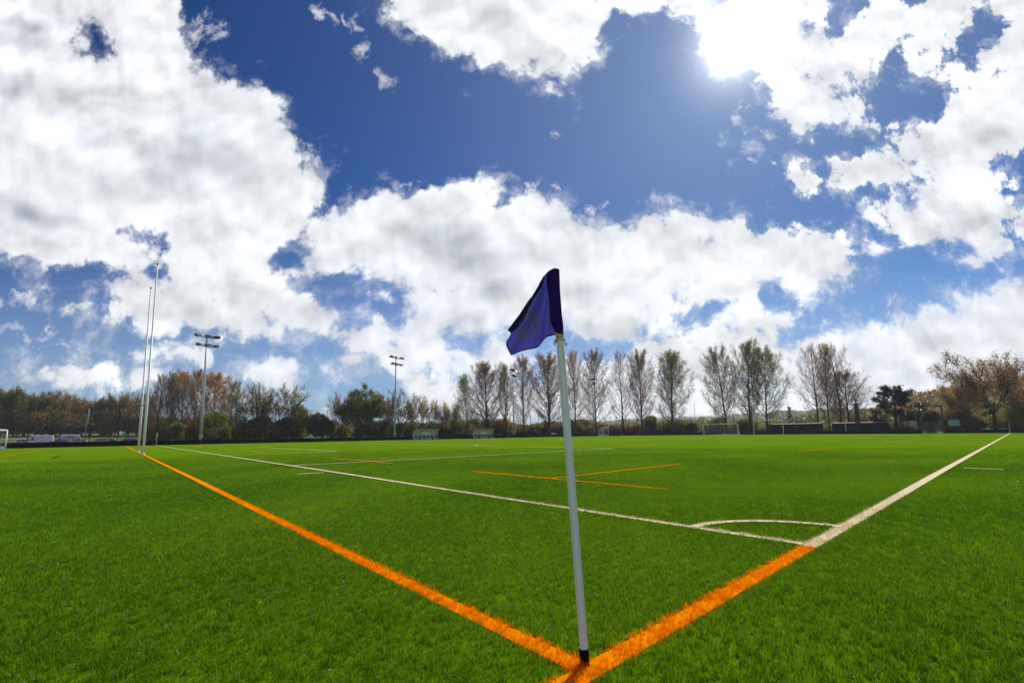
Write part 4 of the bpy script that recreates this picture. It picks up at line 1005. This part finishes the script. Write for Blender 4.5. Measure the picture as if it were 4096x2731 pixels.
# --- wood behind the car park: many similar trees
gw = 'brown trees of the wood behind the car park'
rg = random.Random(4)
left = [(-14, 882, 46, 'dome3'), (14, 885, 40, 'dome3'), (40, 900, 26, 'domeR'), (66, 898, 34, 'dome3'), (92, 892, 44, 'dome3'), (126, 897, 36, 'dome2'), (150, 901, 30, 'dome3'), (176, 913, 26, 'dome2'),
        (196, 909, 26, 'dome3'), (216, 912, 24, 'dome2'), (243, 908, 34, 'bushy'), (262, 905, 28, 'dome3'), (280, 899, 26, 'dome2'), (303, 895, 26, 'dome2'), (328, 898, 26, 'dome'), (348, 895, 28, 'dome2')]
labs = {'dome3': 'mossy brown wood tree', 'domeR': 'rusty brown wood tree', 'dome2': 'bare reddish wood tree', 'dome': 'bare grey wood tree', 'bushy': 'yellow-green wood tree'}
WM = [(0, 'above the nearest white goal'), (40, 'at the right edge of the nearest goal'), (70, 'above the cab of the white van'), (105, 'above the rear of the white van'), (140, 'above the blue-grey car'), (168, 'above the campervan'), (205, 'behind the timber pole'),
      (238, 'above the silver estate car'), (262, 'above the black car'), (295, 'above the dark blue car'), (325, 'behind the near rugby posts'), (352, 'just right of the near rugby posts'), (385, 'far right end of that wood')]
def uniqw(base, x):
    m = min(WM, key=lambda q: abs(q[0]-x))[1]
    for w in ('', 'shorter ', 'denser '):
        L = w+base+', '+m
        if L not in TAKEN: TAKEN[L] = 1; return L
    return L
for i, (x, top, hw, key) in enumerate(left): inst(key, x*K, top*K, 262+rg.uniform(-8, 10), uniqw(labs[key], x), gw, hw=hw*K)
for i in range(15):
    x = -10+i*25+rg.uniform(-6, 6); k = ['bush', 'bush2', 'bush', 'bushr'][i % 4]
    inst(k, x*K, rg.uniform(916, 945)*K, 250+rg.uniform(-6, 6), uniqw({'bush': 'dark brown shrub below the wood', 'bush2': 'mossy shrub below the wood', 'bushr': 'russet shrub below the wood'}[k], x), 'shrubs at the foot of the wood', hw=rg.uniform(24, 36)*K, cat='shrub')
# --- shrubs under the tree row, beyond both fences
gs = 'shrubs of the hedgerow beyond the fences'
hl = {'bush': 'brown hedgerow shrub', 'bush2': 'mossy green hedgerow shrub', 'bushr': 'russet hedgerow shrub', 'dark': 'dark evergreen hedgerow shrub', 'bushy': 'yellow-green hedgerow shrub'}
MARKS = [(330, 'the near rugby posts'), (401, 'the narrow olive tree'), (427, 'the tall brown poplar'), (468, 'the nearest floodlight mast'), (500, 'the orange-budded tree'), (533, 'the olive and rust tree'), (589, 'the smaller bare round tree'), (640, 'the larger bare round tree'),
 (690, 'the yellow-green bushy tree'), (737, 'the dark round evergreen'), (784, 'the small bare tree'), (834, 'the bright green tree'), (905, 'the second floodlight mast'), (968, 'the nearer dugout'), (1030, 'the low bare brown trees'), (1073, 'the olive green end poplar'), (1119, 'the farther dugout'),
 (1178, 'the third floodlight mast'), (1218, 'the poplar right of the third mast'), (1258, 'the wide reddish poplar'), (1300, 'the corner flag pole'), (1334, 'the poplar right of the flag pole'), (1366, 'the fourth floodlight mast'), (1424, 'the sparse forked poplar'), (1467, 'the slim rust-topped poplar'), (1535, 'the single olive poplar'),
 (1590, 'the thin tall pole'), (1656, 'the full size goal'), (1710, 'the tallest olive poplar'), (1766, 'the far rugby posts'), (1830, 'the left black shed'), (1890, 'the sparse reddish clump'), (1965, 'the stayed mast'), (2047, 'the dark pine'), (2105, 'the left notice board'), (2133, 'the gate'), (2178, 'the right notice board'), (2262, 'the large rust-coloured tree'), (2316, 'the far corner pole')]
def where(x):
    m = min(MARKS, key=lambda q: abs(q[0]-x)); d = x-m[0]
    return ('left of ' if d < -5 else 'right of ' if d > 5 else 'behind ')+m[1]
def uniq(base, x, words=('', 'lower ', 'farther ', 'smaller ')):
    for w in words:
        L = w+base+', '+where(x)
        if len(L.replace('-', ' ').split()) > 15: L = w+base.replace('hedgerow ', '')+', '+where(x)
        if L not in TAKEN: TAKEN[L] = 1; return L
    return words[-1]+base+', '+where(x)
def hedge(xs, dist, tops, keys, hw=(16, 30)):
    for i, x in enumerate(xs):
        k = keys[i % len(keys)]; xx = x+rg.uniform(-5, 5)
        inst(k, xx*K, rg.uniform(*tops)*K, dist+rg.uniform(-7, 7), uniq(hl[k], xx), gs, hw=rg.uniform(*hw)*K, cat='shrub')
hedge(range(368, 560, 21), 166, (934, 958), ['bush', 'bush2', 'bush2', 'bushr'])
hedge(range(378, 540, 36), 146, (958, 975), ['bush2', 'bushy', 'bush'])
hedge(range(566, 700, 20), 142, (934, 955), ['bush', 'dark', 'bush', 'bush2'])
hedge(range(765, 1060, 21), 144, (948, 968), ['bush', 'bush2', 'dark', 'bush'])
hedge(range(1052, 1190, 20), 146, (944, 962), ['bush2', 'bushr', 'bush', 'dark'])
hedge(range(1190, 1500, 19), 152, (950, 970), ['bushr', 'bush', 'bush2', 'bush', 'bushr'])
hedge(range(1495, 1600, 22), 158, (948, 968), ['bushy', 'bush2', 'bush'])
hedge(range(1630, 1800, 21), 160, (955, 970), ['bush2', 'bushy', 'bush2'])
hedge(range(1800, 2010, 22), 162, (952, 968), ['bushr', 'bush2', 'bushy', 'bushr'])
hedge(range(1985, 2180, 20), 130, (944, 966), ['bush2', 'dark', 'bush', 'bushy'])
hedge(range(2170, 2370, 17), 128, (918, 950), ['bushr', 'bush2', 'bushy', 'bush2'])
hedge(range(2230, 2370, 19), 140, (900, 925), ['bush2', 'bushr', 'dark'])
# --- wooded slopes and the far ridge read as one mass
def scatter_mass(name, xs, ys, n, size, leaf, hgt, lab, seed, clump=6.):
    rg_ = np.random.default_rng(seed); nc = int(n/170); cx_ = rg_.uniform(*xs, nc); cy_ = rg_.uniform(*ys, nc); cz_ = ground_z(cx_, cy_)
    V = []
    for a, b, c in zip(cx_, cy_, cz_):
        h = hgt*rg_.uniform(.6, 1.2); d = rg_.normal(size=(170, 3)); d /= np.linalg.norm(d, axis=1)[:, None]; q = rg_.uniform(.5, 1, 170)[:, None]
        V.append(np.array([a, b, c+h*.55])+d*q*np.array([clump*.7, clump*.7, h*.55]))
    V = np.concatenate(V); v, f = leafquads(V, size, rg_)
    tag(link(name, npmesh(name, v, f, LEAF[leaf], rg_.random(len(f)))), lab, 'woodland', kind='stuff')
scatter_mass('hillside_woodland', (205, 420), (-90, 42), 60000, .8, 'russet', 7, 'russet wood covering the hillside at the right', 51, 7)
scatter_mass('hillside_woodland', (215, 380), (-60, 70), 26000, .8, 'yellow', 5, 'yellow-green scrub on the hillside at the right', 52, 7)
scatter_mass('ridge_woodland', (1080, 1750), (-100, 1500), 60000, 4.0, 'mossy', 12, 'far wooded ridge beyond the full size goal', 53, 28)
scatter_mass('valley_woodland', (240, 560), (40, 420), 50000, 1.1, 'mossy', 8, 'mossy wood in the valley beyond the poplars', 54, 9)


# ------------------------------------------------------------------ vehicles in the car park
def paint(name, col, r=.25): return mat(name, col, r, var=.04, scale=.8, spec=.5)
m_glass = mat('car_glass', (.02, .025, .03), .06, spec=.8); m_lightw = mat('headlight_glass', (.6, .62, .65), .1, spec=.8)
m_lightr = mat('tail_light_red', (.45, .01, .01), .2); m_hub = mat('alloy_rim', (.35, .36, .38), .35, metal=.7)
def shell(m, secs):
    """secs: (x, half width, z low, z high) cross sections joined into a closed hull with rounded shoulders"""
    P, Fs, n_ = [], [], 8
    for x, w, z0, z1 in secs:
        c = min(.12, (z1-z0)*.35)
        for y, z in ((-w*.94, z0), (-w, z0+c), (-w*.985, z1-c), (-w*.90, z1), (w*.90, z1), (w*.985, z1-c), (w, z0+c), (w*.94, z0)): P.append((x, y, z))
    for i in range(len(secs)-1):
        for k in range(n_): Fs.append((i*n_+k, i*n_+(k+1) % n_, (i+1)*n_+(k+1) % n_, (i+1)*n_+k))
    Fs += [tuple(range(n_))[::-1], tuple((len(secs)-1)*n_+k for k in range(n_))]
    return m.add(P, Fs)
def wheels(r, xs, w, rad=.32):
    for x in xs:
        for s in (-1, 1):
            wl_ = MB().tube([(x, s*(w-.10), rad), (x, s*(w+.02), rad)], rad, 18).build('wheel', m_tyre, r)
            MB().tube([(x, s*(w+.005), rad), (x, s*(w+.032), rad)], [rad*.62, rad*.55], 12).build('rim', m_hub, wl_)
def lights(r, L, w, z, h=.13):
    for s in (-1, 1):
        MB().box((L/2-.10, s*(w-.22), z), (.16, .34, h)).build('headlight', m_lightw, r, bevel=.03)
        MB().box((-L/2+.05, s*(w-.17), z+.08), (.10, .26, h*1.3)).build('tail_light', m_lightr, r, bevel=.02)
def make_car(loc, rz, lab, m_p, L=4.3, H=1.46, w=.88, estate=False, suv=False):
    r = empty('parked_car', loc, rz, lab, 'car', 'cars parked beyond the long fence'); a = L/2; b = .32 if suv else .22; zb = .95 if suv else .88
    m = shell(MB(), [(a, w*.72, b+.12, .58), (a-.12, w*.88, b, .70), (a-.9, w, b, zb-.06), (a-1.25, w, b, zb), (-a+.5, w, b, zb+.03), (-a+.12, w*.95, b+.05, zb), (-a, w*.85, b+.15, zb-.16)])
    m.build('body', m_p, r, smooth=False, bevel=.035)
    back = -a+(.18 if (estate or suv) else .75)
    c = shell(MB(), [(a-1.25, w*.88, zb-.04, zb+.02), (a-1.95, w*.80, zb-.04, H-.06), (a-2.25, w*.78, zb-.04, H), (back+.75, w*.78, zb-.04, H-.01), (back+.25, w*.79, zb-.04, H-.12), (back, w*.82, zb-.04, zb+.06)])
    g = c.build('window_glass', m_glass, r, bevel=.02)
    rf = shell(MB(), [(a-1.98, w*.775, H-.10, H-.045), (a-2.28, w*.765, H-.05, H+.022), (back+.75, w*.765, H-.05, H+.018), (back+.22, w*.775, H-.14, H-.09)]); rf.build('roof', m_p, r, bevel=.02)
    for s in (-1, 1):
        p_ = MB(); p_.bar((a-1.28, s*w*.885, zb), (a-1.98, s*w*.79, H-.05), .06); p_.bar((-.1, s*w*.895, zb), (-.12, s*w*.79, H-.01), .07); p_.bar((back+.05, s*w*.84, zb+.02), (back+.4, s*w*.79, H-.08), .11)
        p_.build('pillars', m_p, r); MB().box((a-1.42, s*(w+.06), zb+.10), (.14, .16, .12)).build('wing_mirror', m_p, r, bevel=.03)
    wheels(r, (a-.82, -a+.80), w, .34 if suv else .31); lights(r, L, w, .64); return r
def make_van(loc, rz, lab, m_p, L=5.5, H=2.45, w=.98, lh=1.15, cat='van'):
    r = empty('parked_van', loc, rz, lab, cat); a = L/2
    shell(MB(), [(a, w*.80, .42, .85), (a-.12, w*.93, .3, 1.08), (a-.75, w, .28, lh+.15), (a-1.45, w*.97, .28, H-.22), (a-1.85, w*.95, .28, H-.04), (a-2.4, w*.95, .28, H), (-a+.15, w*.95, .28, H-.02), (-a, w*.92, .34, H-.16)]).build('body', m_p, r, bevel=.05)
    MB().add([(a-.80, -w*.85, lh+.20), (a-.80, w*.85, lh+.20), (a-1.42, w*.80, H-.30), (a-1.42, -w*.80, H-.30), (a-.77, -w*.85, lh+.22), (a-.77, w*.85, lh+.22), (a-1.38, w*.80, H-.27), (a-1.38, -w*.80, H-.27)],
             [(0, 1, 2, 3), (7, 6, 5, 4), (0, 4, 5, 1), (1, 5, 6, 2), (2, 6, 7, 3), (3, 7, 4, 0)]).build('windscreen', m_glass, r)
    for s in (-1, 1):
        y = s*w*1.0; MB().add([(a-.92, y, lh+.05), (a-1.48, y*.975, H-.42), (a-2.05, y*.965, H-.38), (a-2.05, y, lh+.0), (a-.92, y+.012*s, lh+.05), (a-1.48, y*.975+.012*s, H-.42), (a-2.05, y*.965+.012*s, H-.38), (a-2.05, y+.012*s, lh)],
             [(0, 1, 2, 3), (7, 6, 5, 4), (0, 4, 5, 1), (1, 5, 6, 2), (2, 6, 7, 3), (3, 7, 4, 0)]).build('side_window', m_glass, r)
        MB().box((a-.95, s*(w+.12), lh+.25), (.12, .18, .30)).build('wing_mirror', m_dark, r, bevel=.03)
        MB().box((-.3, s*(w*.985), .95), (L*.55, .03, .06)).build('rubbing_strip', m_dark, r)
    wheels(r, (a-.95, -a+1.0), w, .34); lights(r, L, w, .80, .2)
    return r
P_W = paint('white_paint', (.68, .72, .78)); P_S = paint('silver_paint', (.42, .44, .46)); P_B = paint('blue_grey_paint', (.13, .17, .25)); P_K = paint('black_paint', (.014, .014, .016))
P_D = paint('dark_blue_paint', (.03, .05, .10)); P_G = paint('dark_grey_paint', (.05, .055, .06)); P_R = paint('dark_red_paint', (.25, .02, .02))
CZ = -.455
def stand(px, dist): P = at(px, dist); return (float(P[0]), float(P[1]), CZ)
van = make_van(stand(158, 167), math.pi, 'white high-roofed van parked right of the nearest goal', P_W)
make_car(stand(88, 158), math.pi, 'light silver car parked between the nearest goal and the white van', P_S)
make_car(stand(255, 158), .0, 'blue-grey car parked right of the white van', P_B)
cv_ = make_van(stand(296, 176), 0, 'silver campervan with raised roof, farther back than the cars', P_S, L=5.6, H=2.35)
MB().prism([(-.80, 2.33), (-.72, 2.62), (.72, 2.62), (.80, 2.33)], -2.4, 1.4).build('raised_roof', P_W, cv_, bevel=.06)
MB().box((-.4, -.95, 1.95), (1.4, .02, .35)).build('side_window', m_glass, cv_)
make_car(stand(330, 157), 0, 'white car with red tail lights parked in front of the campervan', P_W, estate=True)
make_car(stand(400, 156), math.pi, 'silver estate car parked right of the timber pole', P_S, estate=True)
make_car(stand(447, 159), 0, 'black car parked right of the silver estate car', P_K)
make_car(stand(512, 158), math.pi, 'dark blue car parked left of the near rugby posts', P_D, estate=True)
make_car(stand(572, 163), math.pi, 'dark grey off-road car directly behind the near rugby posts', P_G, L=4.6, H=1.78, w=.95, suv=True)
make_car(stand(668, 160), 0, 'white car mostly hidden between the rugby posts and the nearest mast', P_W)
make_van(stand(832, 152), math.pi, 'small white van directly right of the nearest floodlight mast', P_W, L=4.5, H=1.86, w=.9, lh=.95)
make_van(stand(884, 160), 0, 'dark van parked right of the small white van', P_K, L=5.2, H=2.2)
make_car(stand(1030, 170), math.pi, 'silver car parked under the bare round trees', P_S)
make_car(stand(1082, 166), math.pi, 'white car under the larger bare round tree', P_W, H=1.62, suv=True)
make_car(stand(1527, 172), math.pi, 'lone white car beyond the fence, left of the second floodlight mast', P_W, suv=True, H=1.65)
P = at(3985, 122); make_car((float(P[0]), float(P[1]), float(ground_z(P[0], P[1]))+.02), 1.2, 'white car beyond the far fence, left of the far corner pole', P_W)

# ------------------------------------------------------------------ the air between here and the far ridge
m_h = bpy.data.materials.new('haze'); m_h.use_nodes = True; nt = m_h.node_tree; nt.nodes.clear()
o_ = nt.nodes.new('ShaderNodeOutputMaterial'); v_ = nt.nodes.new('ShaderNodeVolumePrincipled'); nt.links.new(v_.outputs[0], o_.inputs['Volume'])
v_.inputs['Density'].default_value = .0002; v_.inputs['Color'].default_value = (.85, .90, 1, 1); v_.inputs['Anisotropy'].default_value = .3
tag(MB().box((100, 100, 41), (6600, 6600, 86)).build('haze', m_h), kind='stuff')
